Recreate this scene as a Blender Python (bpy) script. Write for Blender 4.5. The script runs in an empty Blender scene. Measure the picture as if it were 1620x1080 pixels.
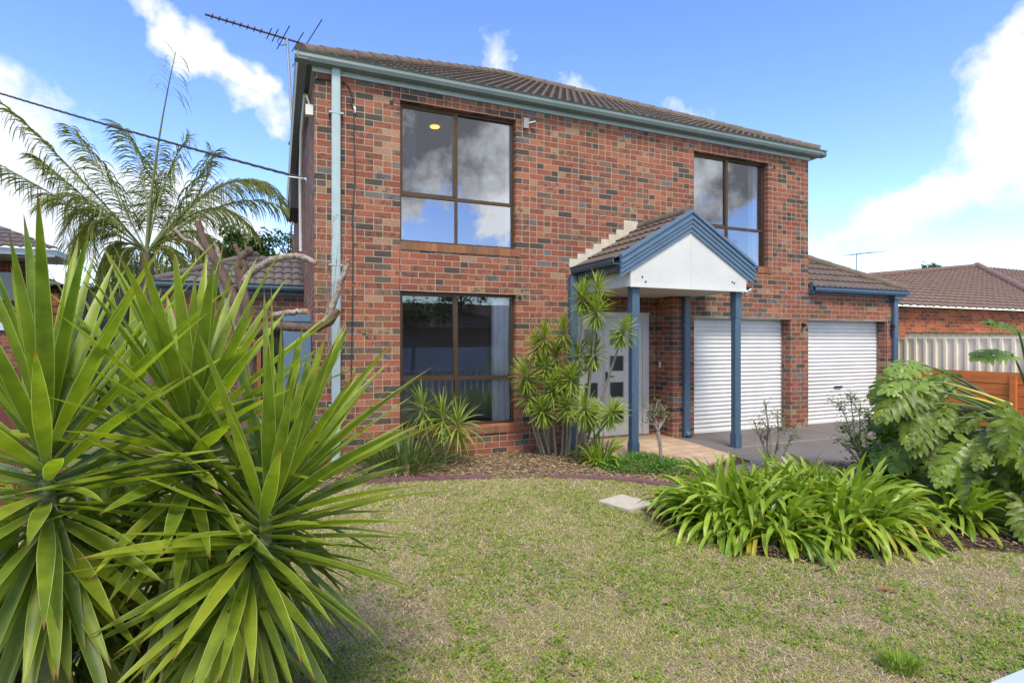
import bpy, math, random
import numpy as np
from mathutils import Vector as V, Matrix
random.seed(7); rng = np.random.default_rng(11)
R = math.radians; PI = math.pi
sc = bpy.context.scene
C = sc.collection
# ---------------------------------------------------------------- camera
YAW = R(23); CS, SN = math.cos(YAW), math.sin(YAW); EYE = 1.63; FP = 873.0
cam = bpy.data.objects.new('camera', bpy.data.cameras.new('camera')); C.objects.link(cam)
cam.data.sensor_width = 36; cam.data.lens = 36*FP/1620; cam.data.clip_end = 3000; cam.data.clip_start = .05
cam.location = (0, 0, EYE); cam.rotation_euler = (R(90), 0, -YAW); sc.camera = cam
def at(x, y, Z):            # place measured in the photograph at distance Z -> world point
    l = (x-810)/FP*Z
    return V((l*CS+Z*SN, -l*SN+Z*CS, EYE+(540-y)/FP*Z))
# ---------------------------------------------------------------- materials
def newmat(name):
    m = bpy.data.materials.new(name); m.use_nodes = True
    nt = m.node_tree; b = nt.nodes['Principled BSDF']
    return m, nt, b
def N(nt, t, **kw):
    n = nt.nodes.new(t)
    for k, v in kw.items():
        if k in ('op',): n.operation = v
        elif hasattr(n, k): setattr(n, k, v)
    return n
def mth(nt, op, a, b=None, c=None, clamp=False):
    n = nt.nodes.new('ShaderNodeMath'); n.operation = op; n.use_clamp = clamp
    for i, v in enumerate((a, b, c)):
        if v is None: continue
        if isinstance(v, (int, float)): n.inputs[i].default_value = v
        else: nt.links.new(v, n.inputs[i])
    return n.outputs[0]
def ramp(nt, fac, stops, const=False):
    n = nt.nodes.new('ShaderNodeValToRGB'); e = n.color_ramp.elements
    if const: n.color_ramp.interpolation = 'CONSTANT'
    while len(e) < len(stops): e.new(.5)
    for i, (p, c) in enumerate(stops):
        e[i].position = p; e[i].color = (*c, 1)
    nt.links.new(fac, n.inputs[0]); return n.outputs[0]
def mixc(nt, f, a, b, mode='MIX'):
    n = nt.nodes.new('ShaderNodeMix'); n.data_type = 'RGBA'; n.blend_type = mode
    for s, v in ((n.inputs[0], f), (n.inputs[6], a), (n.inputs[7], b)):
        if isinstance(v, (int, float)): s.default_value = v
        elif isinstance(v, tuple): s.default_value = (*v, 1)
        else: nt.links.new(v, s)
    return n.outputs[2]
def noise(nt, scale, detail=4, rough=.6, vec=None, out=0):
    n = nt.nodes.new('ShaderNodeTexNoise'); n.inputs['Scale'].default_value = scale
    n.inputs['Detail'].default_value = detail; n.inputs['Roughness'].default_value = rough
    if vec is None:
        g = nt.nodes.new('ShaderNodeNewGeometry'); vec = g.outputs['Position']
    nt.links.new(vec, n.inputs['Vector']); return n.outputs[out]
def bump(nt, b, h, dist=.01, strength=1):
    n = nt.nodes.new('ShaderNodeBump'); n.inputs['Distance'].default_value = dist
    n.inputs['Strength'].default_value = strength
    nt.links.new(h, n.inputs['Height']); nt.links.new(n.outputs[0], b.inputs['Normal'])
def mat(name, c1, c2=None, scale=8, rough=.6, bscale=None, bdist=.003, metal=0, spec=.4, island=None, stretch=None):
    m, nt, b = newmat(name)
    c2 = c2 or tuple(x*.8 for x in c1)
    vec = None
    if stretch:
        g = nt.nodes.new('ShaderNodeNewGeometry'); mp = nt.nodes.new('ShaderNodeVectorMath'); mp.operation = 'MULTIPLY'
        nt.links.new(g.outputs['Position'], mp.inputs[0]); mp.inputs[1].default_value = stretch; vec = mp.outputs[0]
    f = noise(nt, scale, 5, .65, vec)
    col = ramp(nt, f, [(.3, c1), (.7, c2)])
    if island:
        g = nt.nodes.new('ShaderNodeNewGeometry')
        ic = ramp(nt, g.outputs['Random Per Island'], [(i/(len(island)-1), c) for i, c in enumerate(island)])
        col = mixc(nt, .75, col, ic)
    nt.links.new(col, b.inputs['Base Color'])
    b.inputs['Roughness'].default_value = rough; b.inputs['Metallic'].default_value = metal
    b.inputs['Specular IOR Level'].default_value = spec
    if bscale: bump(nt, b, noise(nt, bscale, 4, .7, vec), bdist)
    return m
def leafmat(name, cols, edge=None, tip=None, rough=.45, trans=.35, spec=.4, vein=0, base=None, sat=1):
    m, nt, b = newmat(name)
    g = nt.nodes.new('ShaderNodeNewGeometry')
    col = ramp(nt, g.outputs['Random Per Island'], [(i/(len(cols)-1), c) for i, c in enumerate(cols)])
    col = mixc(nt, .35, col, ramp(nt, noise(nt, 9, 3), [(.3, tuple(x*.6 for x in cols[0])), (.7, tuple(min(1, x*1.3) for x in cols[-1]))]))
    uv = nt.nodes.new('ShaderNodeUVMap'); sp = nt.nodes.new('ShaderNodeSeparateXYZ'); nt.links.new(uv.outputs[0], sp.inputs[0])
    u, v = sp.outputs[0], sp.outputs[1]
    d = mth(nt, 'ABSOLUTE', mth(nt, 'SUBTRACT', u, .5))
    if vein:
        w = mth(nt, 'SINE', mth(nt, 'MULTIPLY', u, 70.))
        col = mixc(nt, mth(nt, 'MULTIPLY', mth(nt, 'ADD', w, 1), .5*vein), col, tuple(x*.55 for x in cols[0]))
    if base: col = mixc(nt, mth(nt, 'SUBTRACT', 1, mth(nt, 'MULTIPLY', v, 4.5), clamp=True), col, base)
    if edge: col = mixc(nt, mth(nt, 'MULTIPLY', mth(nt, 'GREATER_THAN', d, .455), .8), col, edge)
    if tip: col = mixc(nt, mth(nt, 'MULTIPLY', mth(nt, 'SUBTRACT', v, .90, clamp=True), 12, clamp=True), col, tip)
    if 'yucca' in name or 'agap' in name:
        sp_n = mth(nt, 'MULTIPLY', mth(nt, 'SUBTRACT', noise(nt, 26, 5, .7), .64, clamp=True), 9, clamp=True)
        col = mixc(nt, mth(nt, 'MULTIPLY', sp_n, .7), col, (.30, .24, .09))
    nt.links.new(col, b.inputs['Base Color']); b.inputs['Roughness'].default_value = rough
    b.inputs['Specular IOR Level'].default_value = spec
    tr = nt.nodes.new('ShaderNodeBsdfTranslucent')
    tc = mixc(nt, 1., col, (1.5, 1.6, .5), 'MULTIPLY'); nt.links.new(tc, tr.inputs[0])
    mx = nt.nodes.new('ShaderNodeMixShader'); mx.inputs[0].default_value = trans
    nt.links.new(b.outputs[0], mx.inputs[1]); nt.links.new(tr.outputs[0], mx.inputs[2])
    nt.links.new(mx.outputs[0], nt.nodes['Material Output'].inputs[0])
    return m
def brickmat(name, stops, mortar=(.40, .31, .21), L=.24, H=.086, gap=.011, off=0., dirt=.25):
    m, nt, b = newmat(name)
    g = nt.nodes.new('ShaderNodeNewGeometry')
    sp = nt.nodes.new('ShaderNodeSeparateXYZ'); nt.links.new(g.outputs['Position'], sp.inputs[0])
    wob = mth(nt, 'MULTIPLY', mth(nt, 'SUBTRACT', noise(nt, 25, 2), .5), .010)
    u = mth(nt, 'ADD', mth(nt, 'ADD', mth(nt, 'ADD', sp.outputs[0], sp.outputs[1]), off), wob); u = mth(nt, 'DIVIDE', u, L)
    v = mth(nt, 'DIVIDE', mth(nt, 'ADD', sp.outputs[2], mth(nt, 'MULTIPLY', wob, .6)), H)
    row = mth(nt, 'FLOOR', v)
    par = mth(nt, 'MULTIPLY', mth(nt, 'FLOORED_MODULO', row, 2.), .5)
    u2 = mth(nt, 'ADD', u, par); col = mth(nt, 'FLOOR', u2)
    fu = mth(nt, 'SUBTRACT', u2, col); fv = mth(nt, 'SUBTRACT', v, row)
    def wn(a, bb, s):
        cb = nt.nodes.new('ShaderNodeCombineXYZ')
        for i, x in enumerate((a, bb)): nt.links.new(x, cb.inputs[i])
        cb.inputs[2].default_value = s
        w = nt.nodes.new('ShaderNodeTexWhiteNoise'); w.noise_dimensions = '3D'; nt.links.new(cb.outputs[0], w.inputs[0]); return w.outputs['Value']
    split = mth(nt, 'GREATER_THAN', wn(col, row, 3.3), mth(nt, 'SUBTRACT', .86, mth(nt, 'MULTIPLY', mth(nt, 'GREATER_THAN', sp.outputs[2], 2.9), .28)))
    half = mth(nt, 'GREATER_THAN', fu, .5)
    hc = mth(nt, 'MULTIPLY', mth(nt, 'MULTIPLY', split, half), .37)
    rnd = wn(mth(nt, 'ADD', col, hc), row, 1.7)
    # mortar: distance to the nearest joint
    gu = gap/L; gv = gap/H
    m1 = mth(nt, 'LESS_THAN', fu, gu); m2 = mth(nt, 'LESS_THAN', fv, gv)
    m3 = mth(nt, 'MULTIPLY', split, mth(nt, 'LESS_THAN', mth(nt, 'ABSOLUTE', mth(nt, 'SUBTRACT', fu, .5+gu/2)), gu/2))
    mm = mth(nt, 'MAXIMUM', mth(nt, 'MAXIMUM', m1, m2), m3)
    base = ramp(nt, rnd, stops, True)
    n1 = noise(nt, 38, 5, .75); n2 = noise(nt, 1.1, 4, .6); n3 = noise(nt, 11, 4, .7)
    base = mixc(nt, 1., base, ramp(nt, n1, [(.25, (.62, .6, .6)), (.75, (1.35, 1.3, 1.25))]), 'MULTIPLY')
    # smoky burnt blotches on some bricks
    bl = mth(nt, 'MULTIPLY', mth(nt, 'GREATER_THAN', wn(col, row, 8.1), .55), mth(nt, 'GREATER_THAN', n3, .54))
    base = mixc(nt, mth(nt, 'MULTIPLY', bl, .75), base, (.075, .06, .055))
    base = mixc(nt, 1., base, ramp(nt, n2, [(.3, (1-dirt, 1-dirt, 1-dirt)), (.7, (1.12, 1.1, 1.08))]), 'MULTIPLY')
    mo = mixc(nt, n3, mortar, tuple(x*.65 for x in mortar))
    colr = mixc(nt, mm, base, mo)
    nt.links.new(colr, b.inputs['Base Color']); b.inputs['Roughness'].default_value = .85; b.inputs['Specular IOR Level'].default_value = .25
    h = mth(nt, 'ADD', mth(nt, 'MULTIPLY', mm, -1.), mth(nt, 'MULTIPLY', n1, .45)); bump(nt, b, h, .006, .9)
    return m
M = {}
red = (.36, .075, .042)
M['brick'] = brickmat('red_brick', [(0, (.24, .084, .056)), (.16, (.29, .113, .072)), (.31, (.21, .076, .054)), (.43, (.26, .097, .064)),
    (.53, (.19, .08, .06)), (.60, (.33, .135, .085)), (.65, (.19, .11, .078)), (.71, (.29, .19, .125)), (.76, (.07, .06, .056)), (.85, (.12, .092, .078)), (.90, (.135, .128, .14)), (.925, (.28, .095, .064))], mortar=(.42, .365, .285), gap=.0095)
M['brick_n'] = brickmat('orange_brick', [(0, (.42, .115, .055)), (.4, (.5, .15, .07)), (.7, (.36, .09, .05)), (.92, (.15, .09, .07))], mortar=(.42, .3, .2))
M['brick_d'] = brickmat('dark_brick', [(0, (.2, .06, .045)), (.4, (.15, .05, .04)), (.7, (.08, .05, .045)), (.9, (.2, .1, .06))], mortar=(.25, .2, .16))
M['sillbrick'] = mat('sill_brick', (.3, .13, .07), (.2, .08, .05), 30, .8, 60, .003, island=[(.2, .09, .055), (.34, .15, .075), (.13, .085, .07), (.36, .19, .09), (.24, .07, .045)])
M['mortar'] = mat('mortar', (.38, .3, .2), (.28, .21, .15), 40, .95)
M['tile'] = mat('roof_tile', (.135, .098, .078), (.075, .06, .052), 3, .8, 40, .004, island=None)
M['tile_grey'] = mat('grey_roof_tile', (.14, .12, .115), (.085, .075, .075), 3, .75, 40, .004)
M['tile_n'] = mat('brown_roof_tile', (.20, .125, .09), (.13, .085, .065), 4, .8, 40, .004)
M['tile_cap'] = mat('ridge_tile', (.16, .115, .085), (.085, .075, .05), 6, .85, 40, .004)
M['tile_ncap'] = mat('brown_ridge_tile', (.2, .125, .09), (.12, .08, .06), 6, .85, 40, .004)
M['teal'] = mat('pale_teal_paint', (.36, .46, .50), (.31, .41, .445), 5, .38, 60, .0006)
M['tealgut'] = mat('teal_gutter_paint', (.17, .22, .225), (.135, .18, .185), 3, .3, 60, .0006)
M['blue'] = mat('blue_paint', (.075, .125, .195), (.042, .08, .14), 11, .42, 50, .0008, stretch=(4, 4, 1))
M['bluelight'] = mat('light_blue_paint', (.10, .17, .265), (.085, .145, .23), 5, .42, 50, .0008)
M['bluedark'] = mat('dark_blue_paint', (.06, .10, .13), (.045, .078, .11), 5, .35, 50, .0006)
M['white'] = mat('white_paint', (.60, .61, .62), (.51, .515, .52), 1.8, .45, 70, .0006)
M['soffit'] = mat('soffit_board', (.55, .5, .45), (.47, .42, .37), 3, .7)
M['roller'] = mat('white_roller_steel', (.72, .73, .745), (.60, .60, .60), 1.5, .35)
M['render'] = mat('cream_render', (.55, .52, .45), (.42, .38, .31), 14, .8, 40, .003)
M['bronze'] = mat('bronze_aluminium', (.10, .06, .033), (.075, .045, .026), 10, .35, metal=.5)
M['timber'] = mat('stained_timber', (.25, .11, .045), (.17, .07, .03), 12, .5, stretch=(1, 1, .1))
M['dark'] = mat('dark_metal', (.03, .03, .032), (.02, .02, .02), 10, .45, metal=.3)
M['galv'] = mat('galvanised_metal', (.36, .37, .38), (.26, .27, .28), 20, .45, metal=.6)
M['steel'] = mat('brushed_steel', (.42, .42, .42), (.3, .3, .3), 20, .35, metal=.9)
M['antenna'] = mat('weathered_aluminium', (.10, .10, .11), (.07, .07, .075), 20, .5, metal=.3)
M['wire'] = mat('black_cable', (.03, .03, .03), (.05, .05, .05), 30, .6)
M['bark'] = mat('grey_brown_bark', (.15, .10, .075), (.06, .04, .03), 18, .9, 45, .012, stretch=(1, 1, .35))
M['bark2'] = mat('pale_bark', (.42, .36, .31), (.08, .05, .04), 22, .9, 35, .014)
M['cut'] = mat('fresh_cut_wood', (.62, .24, .06), (.48, .16, .04), 30, .8)
M['stem'] = mat('dracaena_stem', (.33, .29, .24), (.18, .15, .12), 25, .85, 60, .006, stretch=(1, 1, 4))
M['yuccatrunk'] = mat('yucca_trunk', (.24, .28, .12), (.13, .14, .07), 20, .8, 40, .01, stretch=(1, 1, 3))
M['palmtrunk'] = mat('palm_trunk', (.17, .13, .10), (.10, .075, .06), 15, .9, 30, .01)
M['mower'] = mat('edging_purple', (.17, .085, .105), (.13, .06, .075), 9, .6, 50, .003)
M['paver'] = mat('concrete_paver', (.48, .44, .37), (.38, .34, .28), 18, .85, 90, .003)
M['shed'] = mat('charcoal_steel', (.035, .037, .045), (.028, .03, .036), 3, .5)
M['shedw'] = mat('pale_shed_steel', (.6, .61, .64), (.5, .51, .54), 3, .5)
M['cream'] = mat('cream_steel_fence', (.80, .72, .56), (.74, .66, .51), 2, .5)
M['orange'] = mat('orange_stained_timber', (.62, .19, .035), (.38, .12, .035), 5, .7, 50, .004, stretch=(1, .3, 3))
M['redfence'] = mat('red_timber_fence', (.13, .035, .025), (.08, .025, .02), 5, .8, 50, .004, stretch=(3, 3, .3))
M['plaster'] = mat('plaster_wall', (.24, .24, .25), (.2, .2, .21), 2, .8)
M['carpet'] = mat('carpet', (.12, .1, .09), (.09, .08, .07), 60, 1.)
M['curtain'] = mat('curtain_cloth', (.78, .81, .88), (.7, .74, .84), 10, .9)
M['curtaindark'] = mat('blue_curtain_cloth', (.16, .19, .28), (.12, .14, .22), 10, .9)
M['bluetint'] = mat('letter_blue_steel', (.42, .50, .58), (.36, .44, .52), 3, .35)
M['plastic'] = mat('white_plastic', (.7, .7, .68), (.62, .62, .6), 5, .4)
def lamp(name, c, s):
    m, nt, b = newmat(name); b.inputs['Emission Color'].default_value = (*c, 1); b.inputs['Emission Strength'].default_value = s
    b.inputs['Base Color'].default_value = (*c, 1); return m
M['lamp'] = lamp('warm_downlight', (1., .60, .10), 1.3)
def glassmat(name, refl, tint):
    m, nt, b = newmat(name)
    nt.nodes.remove(b)
    tr = nt.nodes.new('ShaderNodeBsdfTransparent'); tr.inputs[0].default_value = (*tint, 1)
    gl = nt.nodes.new('ShaderNodeBsdfGlossy'); gl.inputs['Roughness'].default_value = .004; gl.inputs[0].default_value = (.92, .95, 1, 1)
    n = nt.nodes.new('ShaderNodeBump'); n.inputs['Distance'].default_value = .01; n.inputs['Strength'].default_value = .05
    nt.links.new(noise(nt, 1.6, 1), n.inputs['Height']); nt.links.new(n.outputs[0], gl.inputs['Normal'])
    fr = nt.nodes.new('ShaderNodeFresnel'); fr.inputs[0].default_value = 1.5
    f = mth(nt, 'ADD', mth(nt, 'MULTIPLY', fr.outputs[0], 1.2), refl, clamp=True)
    mx = nt.nodes.new('ShaderNodeMixShader'); nt.links.new(f, mx.inputs[0])
    nt.links.new(tr.outputs[0], mx.inputs[1]); nt.links.new(gl.outputs[0], mx.inputs[2])
    nt.links.new(mx.outputs[0], nt.nodes['Material Output'].inputs[0]); return m
M['glass'] = glassmat('window_glass', .24, (.72, .73, .76))
M['glasslow'] = glassmat('tinted_window_glass', .09, (.84, .84, .86))
M['doorglass'] = mat('smoked_door_glass', (.045, .05, .055), (.03, .035, .04), 5, .12, spec=.6)
# foliage
M['yucca'] = leafmat('yucca_leaf', [(.085, .15, .020), (.24, .33, .03), (.13, .21, .024), (.38, .44, .04)], edge=(.50, .56, .20), tip=(.22, .09, .04), rough=.42, trans=.42, vein=.22, base=(.2, .27, .12), spec=.45)
M['yuccaold'] = leafmat('old_yucca_leaf', [(.06, .12, .025), (.11, .17, .03), (.20, .23, .04)], edge=(.32, .36, .1), tip=(.25, .14, .07), rough=.42, trans=.25, vein=.2)
M['dead'] = leafmat('dead_leaf', [(.24, .18, .11), (.16, .11, .07), (.32, .27, .19)], rough=.8, trans=.1)
M['drac'] = leafmat('dracaena_leaf', [(.10, .17, .022), (.19, .27, .03), (.32, .38, .06)], edge=(.36, .42, .14), rough=.4, trans=.3)
M['agap'] = leafmat('agapanthus_leaf', [(.10, .20, .016), (.16, .28, .022), (.23, .36, .03), (.34, .43, .05)], tip=(.4, .36, .06), rough=.34, trans=.3, vein=.1, base=(.26, .33, .14))
M['philo'] = leafmat('philodendron_leaf', [(.038, .075, .008), (.08, .14, .010), (.20, .25, .018)], rough=.42, trans=.25, spec=.35)
M['philoy'] = leafmat('young_philodendron_leaf', [(.16, .26, .04), (.24, .33, .06)], rough=.35, trans=.35)
M['palm'] = leafmat('palm_leaflet', [(.10, .13, .03), (.15, .18, .04), (.22, .24, .06)], rough=.45, trans=.25)
M['palmstem'] = mat('palm_rachis', (.16, .19, .07), (.11, .14, .05), 10, .6)
M['petiole'] = mat('green_petiole', (.13, .20, .05), (.10, .16, .04), 8, .45)
M['yellowstalk'] = mat('yellow_sheath', (.55, .42, .05), (.42, .40, .08), 8, .5)
M['rose'] = leafmat('rose_leaf', [(.055, .12, .03), (.09, .17, .04), (.14, .2, .05)], trans=.3)
M['rosetwig'] = mat('rose_wood', (.34, .28, .25), (.14, .11, .10), 20, .85, 60, .004)
M['yleaf'] = leafmat('yellow_green_leaf', [(.3, .33, .03), (.5, .42, .04), (.2, .28, .04)], trans=.35)
M['cover'] = leafmat('ground_cover_leaf', [(.05, .15, .02), (.09, .22, .03), (.13, .28, .04)], trans=.3)
M['tree1'] = leafmat('tree_leaf', [(.03, .065, .018), (.05, .10, .02), (.09, .14, .03)], trans=.25)
M['tree2'] = leafmat('olive_tree_leaf', [(.06, .09, .02), (.10, .13, .03), (.15, .17, .045)], trans=.25)
M['strap'] = leafmat('strap_leaf', [(.05, .10, .03), (.08, .14, .035), (.14, .18, .06)], trans=.25)
M['grass'] = leafmat('green_grass', [(.19, .26, .025), (.29, .38, .045), (.40, .46, .07)], rough=.6, trans=.3)
M['straw'] = leafmat('dry_grass', [(.46, .38, .20), (.62, .54, .31), (.74, .67, .42), (.24, .17, .10)], rough=.8, trans=.15)
M['clover'] = leafmat('clover', [(.09, .19, .012), (.16, .28, .02), (.25, .36, .035)], rough=.5, trans=.3)
M['chips'] = mat('bark_chips', (.14, .085, .055), (.07, .045, .03), 30, .95, island=[(.05, .032, .022), (.14, .085, .05), (.22, .14, .085), (.32, .24, .16), (.08, .05, .035)])
# grounds
def groundmat(name, cols, sc1, sc2, bd=.02, rough=.95):
    m, nt, b = newmat(name)
    f = mth(nt, 'ADD', mth(nt, 'MULTIPLY', noise(nt, sc1, 6, .7), .5), mth(nt, 'MULTIPLY', noise(nt, sc2, 5, .75), .5))
    col = ramp(nt, f, [(.32+.36*i/(len(cols)-1), c) for i, c in enumerate(cols)])
    nt.links.new(col, b.inputs['Base Color']); b.inputs['Roughness'].default_value = rough; b.inputs['Specular IOR Level'].default_value = .15
    bump(nt, b, noise(nt, sc2, 6, .8), bd); return m
M['lawn'] = groundmat('lawn_thatch', [(.10, .07, .045), (.20, .15, .09), (.33, .27, .17), (.15, .17, .06), (.30, .24, .14)], 2.2, 38)
M['soil'] = groundmat('mulch_soil', [(.045, .03, .022), (.10, .065, .045), (.16, .105, .07)], 3, 60, .03)
M['soilpale'] = groundmat('dry_mulch', [(.10, .07, .045), (.19, .13, .08), (.28, .21, .13)], 2, 50, .02)
M['asphalt'] = groundmat('driveway_concrete', [(.105, .095, .10), (.14, .13, .13), (.185, .17, .165)], .8, 60, .003, .8)
M['earth'] = groundmat('far_ground', [(.10, .11, .05), (.16, .15, .08)], .3, 8)
def tilemat():
    m, nt, b = newmat('terrace_tile')
    g = nt.nodes.new('ShaderNodeNewGeometry')
    bt = nt.nodes.new('ShaderNodeTexBrick'); bt.offset = 0; nt.links.new(g.outputs['Position'], bt.inputs[0])
    bt.inputs['Scale'].default_value = 1; bt.inputs['Brick Width'].default_value = .3; bt.inputs['Row Height'].default_value = .3
    bt.inputs['Mortar Size'].default_value = .005
    bt.inputs['Color1'].default_value = (.50, .39, .28, 1); bt.inputs['Color2'].default_value = (.42, .31, .22, 1); bt.inputs['Mortar'].default_value = (.26, .2, .15, 1)
    c = mixc(nt, 1., bt.outputs[0], ramp(nt, noise(nt, 5, 6, .7), [(.3, (.75, .72, .7)), (.7, (1.15, 1.12, 1.1))]), 'MULTIPLY')
    nt.links.new(c, b.inputs['Base Color']); b.inputs['Roughness'].default_value = .6
    bump(nt, b, bt.outputs[1], .003); return m
M['ptile'] = tilemat()
# ---------------------------------------------------------------- mesh builder
class MB:
    def __init__(s): s.v = []; s.f = []; s.uv = []; s.sm = []
    def add(s, vs, fs, uvs=None, smooth=False):
        o = len(s.v); s.v += [tuple(p) for p in vs]; s.f += [tuple(i+o for i in f) for f in fs]
        s.uv += uvs if uvs else [(0.5, 0.5)]*len(vs); s.sm += [smooth]*len(fs)
    def box(s, a, b, rot=None, piv=None):
        x0, y0, z0 = a; x1, y1, z1 = b
        vs = [V((x, y, z)) for z in (z0, z1) for y in (y0, y1) for x in (x0, x1)]
        if rot: vs = [piv+rot@(p-piv) for p in vs]
        s.add(vs, [(0, 2, 3, 1), (4, 5, 7, 6), (0, 1, 5, 4), (1, 3, 7, 5), (3, 2, 6, 7), (2, 0, 4, 6)])
    def bevbox(s, a, b, c=.008):     # box with chamfered vertical edges
        x0, y0, z0 = a; x1, y1, z1 = b
        o = [(x0+c, y0), (x1-c, y0), (x1, y0+c), (x1, y1-c), (x1-c, y1), (x0+c, y1), (x0, y1-c), (x0, y0+c)]
        s.prism(o, z0, z1)
    def prism(s, o, z0, z1):
        n = len(o); s.add([(x, y, z0) for x, y in o]+[(x, y, z1) for x, y in o],
            [tuple(range(n))[::-1], tuple(range(n, 2*n))]+[(i, (i+1) % n, n+(i+1) % n, n+i) for i in range(n)])
    def extr(s, prof, p0, p1, out, up=V((0, 0, 1)), closed=True):   # profile (out, up) swept from p0 to p1
        p0, p1, out = V(p0), V(p1), V(out); n = len(prof)
        vs = [p+out*a+up*b for p in (p0, p1) for a, b in prof]
        k = n if closed else n-1
        fs = [(i, (i+1) % n, n+(i+1) % n, n+i) for i in range(k)]
        if closed: fs += [tuple(range(n))[::-1], tuple(range(n, 2*n))]
        s.add(vs, fs)
    def tube(s, pts, rad, n=8, caps=True):
        pts = [V(p) for p in pts]
        if not hasattr(rad, '__len__'): rad = [rad]*len(pts)
        vs = []; prev = None
        for i, p in enumerate(pts):
            d = (pts[min(i+1, len(pts)-1)]-pts[max(i-1, 0)]).normalized()
            a = prev if prev else (V((0, 0, 1)) if abs(d.z) < .9 else V((1, 0, 0)))
            x = d.cross(a)
            x = x.normalized() if x.length > 1e-5 else d.orthogonal().normalized()
            y = x.cross(d); prev = y
            vs += [p+(x*math.cos(2*PI*k/n)+y*math.sin(2*PI*k/n))*rad[i] for k in range(n)]
        fs = []
        for i in range(len(pts)-1):
            fs += [(i*n+k, i*n+(k+1) % n, (i+1)*n+(k+1) % n, (i+1)*n+k) for k in range(n)]
        s.add(vs, fs, smooth=True)
        if caps:
            m = len(pts)-1; s.add(vs[:n], [tuple(range(n))]); s.add(vs[m*n:], [tuple(range(n))[::-1]])
    def ribbon(s, p, d, side, L, W, droop=0., segs=6, fold=.12, prof=None, curl=0., wave=0.):
        p = V(p); d = V(d).normalized(); side = V(side).normalized()
        prof = prof or yprof
        vs = []; uvs = []; st = L/segs; ph = random.random()*6
        for i in range(segs+1):
            t = i/segs; w = W*prof(t); sd = (side-d*side.dot(d)).normalized(); nr = sd.cross(d)
            if nr.z < 0: nr = -nr
            wv = wave*math.sin(t*9+ph)*w
            vs += [p-sd*w/2+nr*(fold*w+wv), p, p+sd*w/2+nr*(fold*w-wv)]
            uvs += [(0, t), (.5, t), (1, t)]
            d = (d+V((0, 0, -droop*st*(1+2*t)))+side*curl*st).normalized(); p = p+d*st
        fs = []
        for i in range(segs):
            a = i*3; fs += [(a, a+1, a+4, a+3), (a+1, a+2, a+5, a+4)]
        s.add(vs, fs, uvs, True)
    def leaf(s, p, d, side, L, W):     # four-sided small leaf
        d = V(d); side = V(side)
        up = d.cross(side)*.12*L
        s.add([p, p+d*L*.45-side*W/2+up, p+d*L, p+d*L*.45+side*W/2+up], [(0, 1, 2), (0, 2, 3)], [(0.5, 0), (.2, .5), (.5, .9), (.8, .5)])
def yprof(t):
    return max(.0, (.45+.55*min(1, t/.35)) * (1 if t < .4 else (1-((t-.4)/.6)**1.7)))
def strapprof(t): return (.75+.25*min(1, t/.3))*(1 if t < .75 else math.sqrt(max(0, 1-((t-.75)/.25)**2)))
def worldloc(o):
    v = V((0, 0, 0))
    while o: v += o.location; o = o.parent
    return v
def obj(name, mb, m, parent=None, loc=None, **tags):
    me = bpy.data.meshes.new(name)
    base = worldloc(parent) if parent else V((0, 0, 0))
    if loc is None: loc = V((0, 0, 0)) if not parent else V((0, 0, 0))
    off = base+V(loc)
    co = np.array(mb.v, dtype=np.float32)-np.array(off, dtype=np.float32)
    me.from_pydata(co.tolist(), [], mb.f)
    me.update()
    uvl = me.uv_layers.new(name='UVMap')
    li = np.zeros(len(me.loops), dtype=np.int32); me.loops.foreach_get('vertex_index', li)
    uvl.data.foreach_set('uv', np.array(mb.uv, dtype=np.float32)[li].ravel())
    me.polygons.foreach_set('use_smooth', mb.sm)
    me.materials.append(M[m] if isinstance(m, str) else m)
    o = bpy.data.objects.new(name, me); C.objects.link(o); o.location = loc
    if parent: o.parent = parent
    for k, v in tags.items(): o[k] = v
    return o
def thing(name, label, cat, loc, group=None):
    o = bpy.data.objects.new(name, None); C.objects.link(o); o.location = loc; o.empty_display_size = .2
    o['label'] = label; o['category'] = cat
    if group: o['group'] = group
    return o
def nmesh(name, verts, faces_n, nper, m, parent=None, uv=None, **tags):   # numpy bulk mesh, every face has nper corners
    me = bpy.data.meshes.new(name); nv = len(verts); nf = nv//nper
    me.vertices.add(nv); me.vertices.foreach_set('co', verts.astype(np.float32).ravel())
    me.loops.add(nf*nper); me.loops.foreach_set('vertex_index', np.arange(nf*nper, dtype=np.int32))
    me.polygons.add(nf); me.polygons.foreach_set('loop_start', np.arange(0, nf*nper, nper, dtype=np.int32))
    me.polygons.foreach_set('loop_total', np.full(nf, nper, dtype=np.int32))
    me.update(calc_edges=True)
    l = me.uv_layers.new(name='UVMap'); u = np.full((nf*nper, 2), .5, dtype=np.float32); l.data.foreach_set('uv', u.ravel())
    me.materials.append(M[m]); me.validate()
    o = bpy.data.objects.new(name, me); C.objects.link(o)
    for k, v in tags.items(): o[k] = v
    return o
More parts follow.
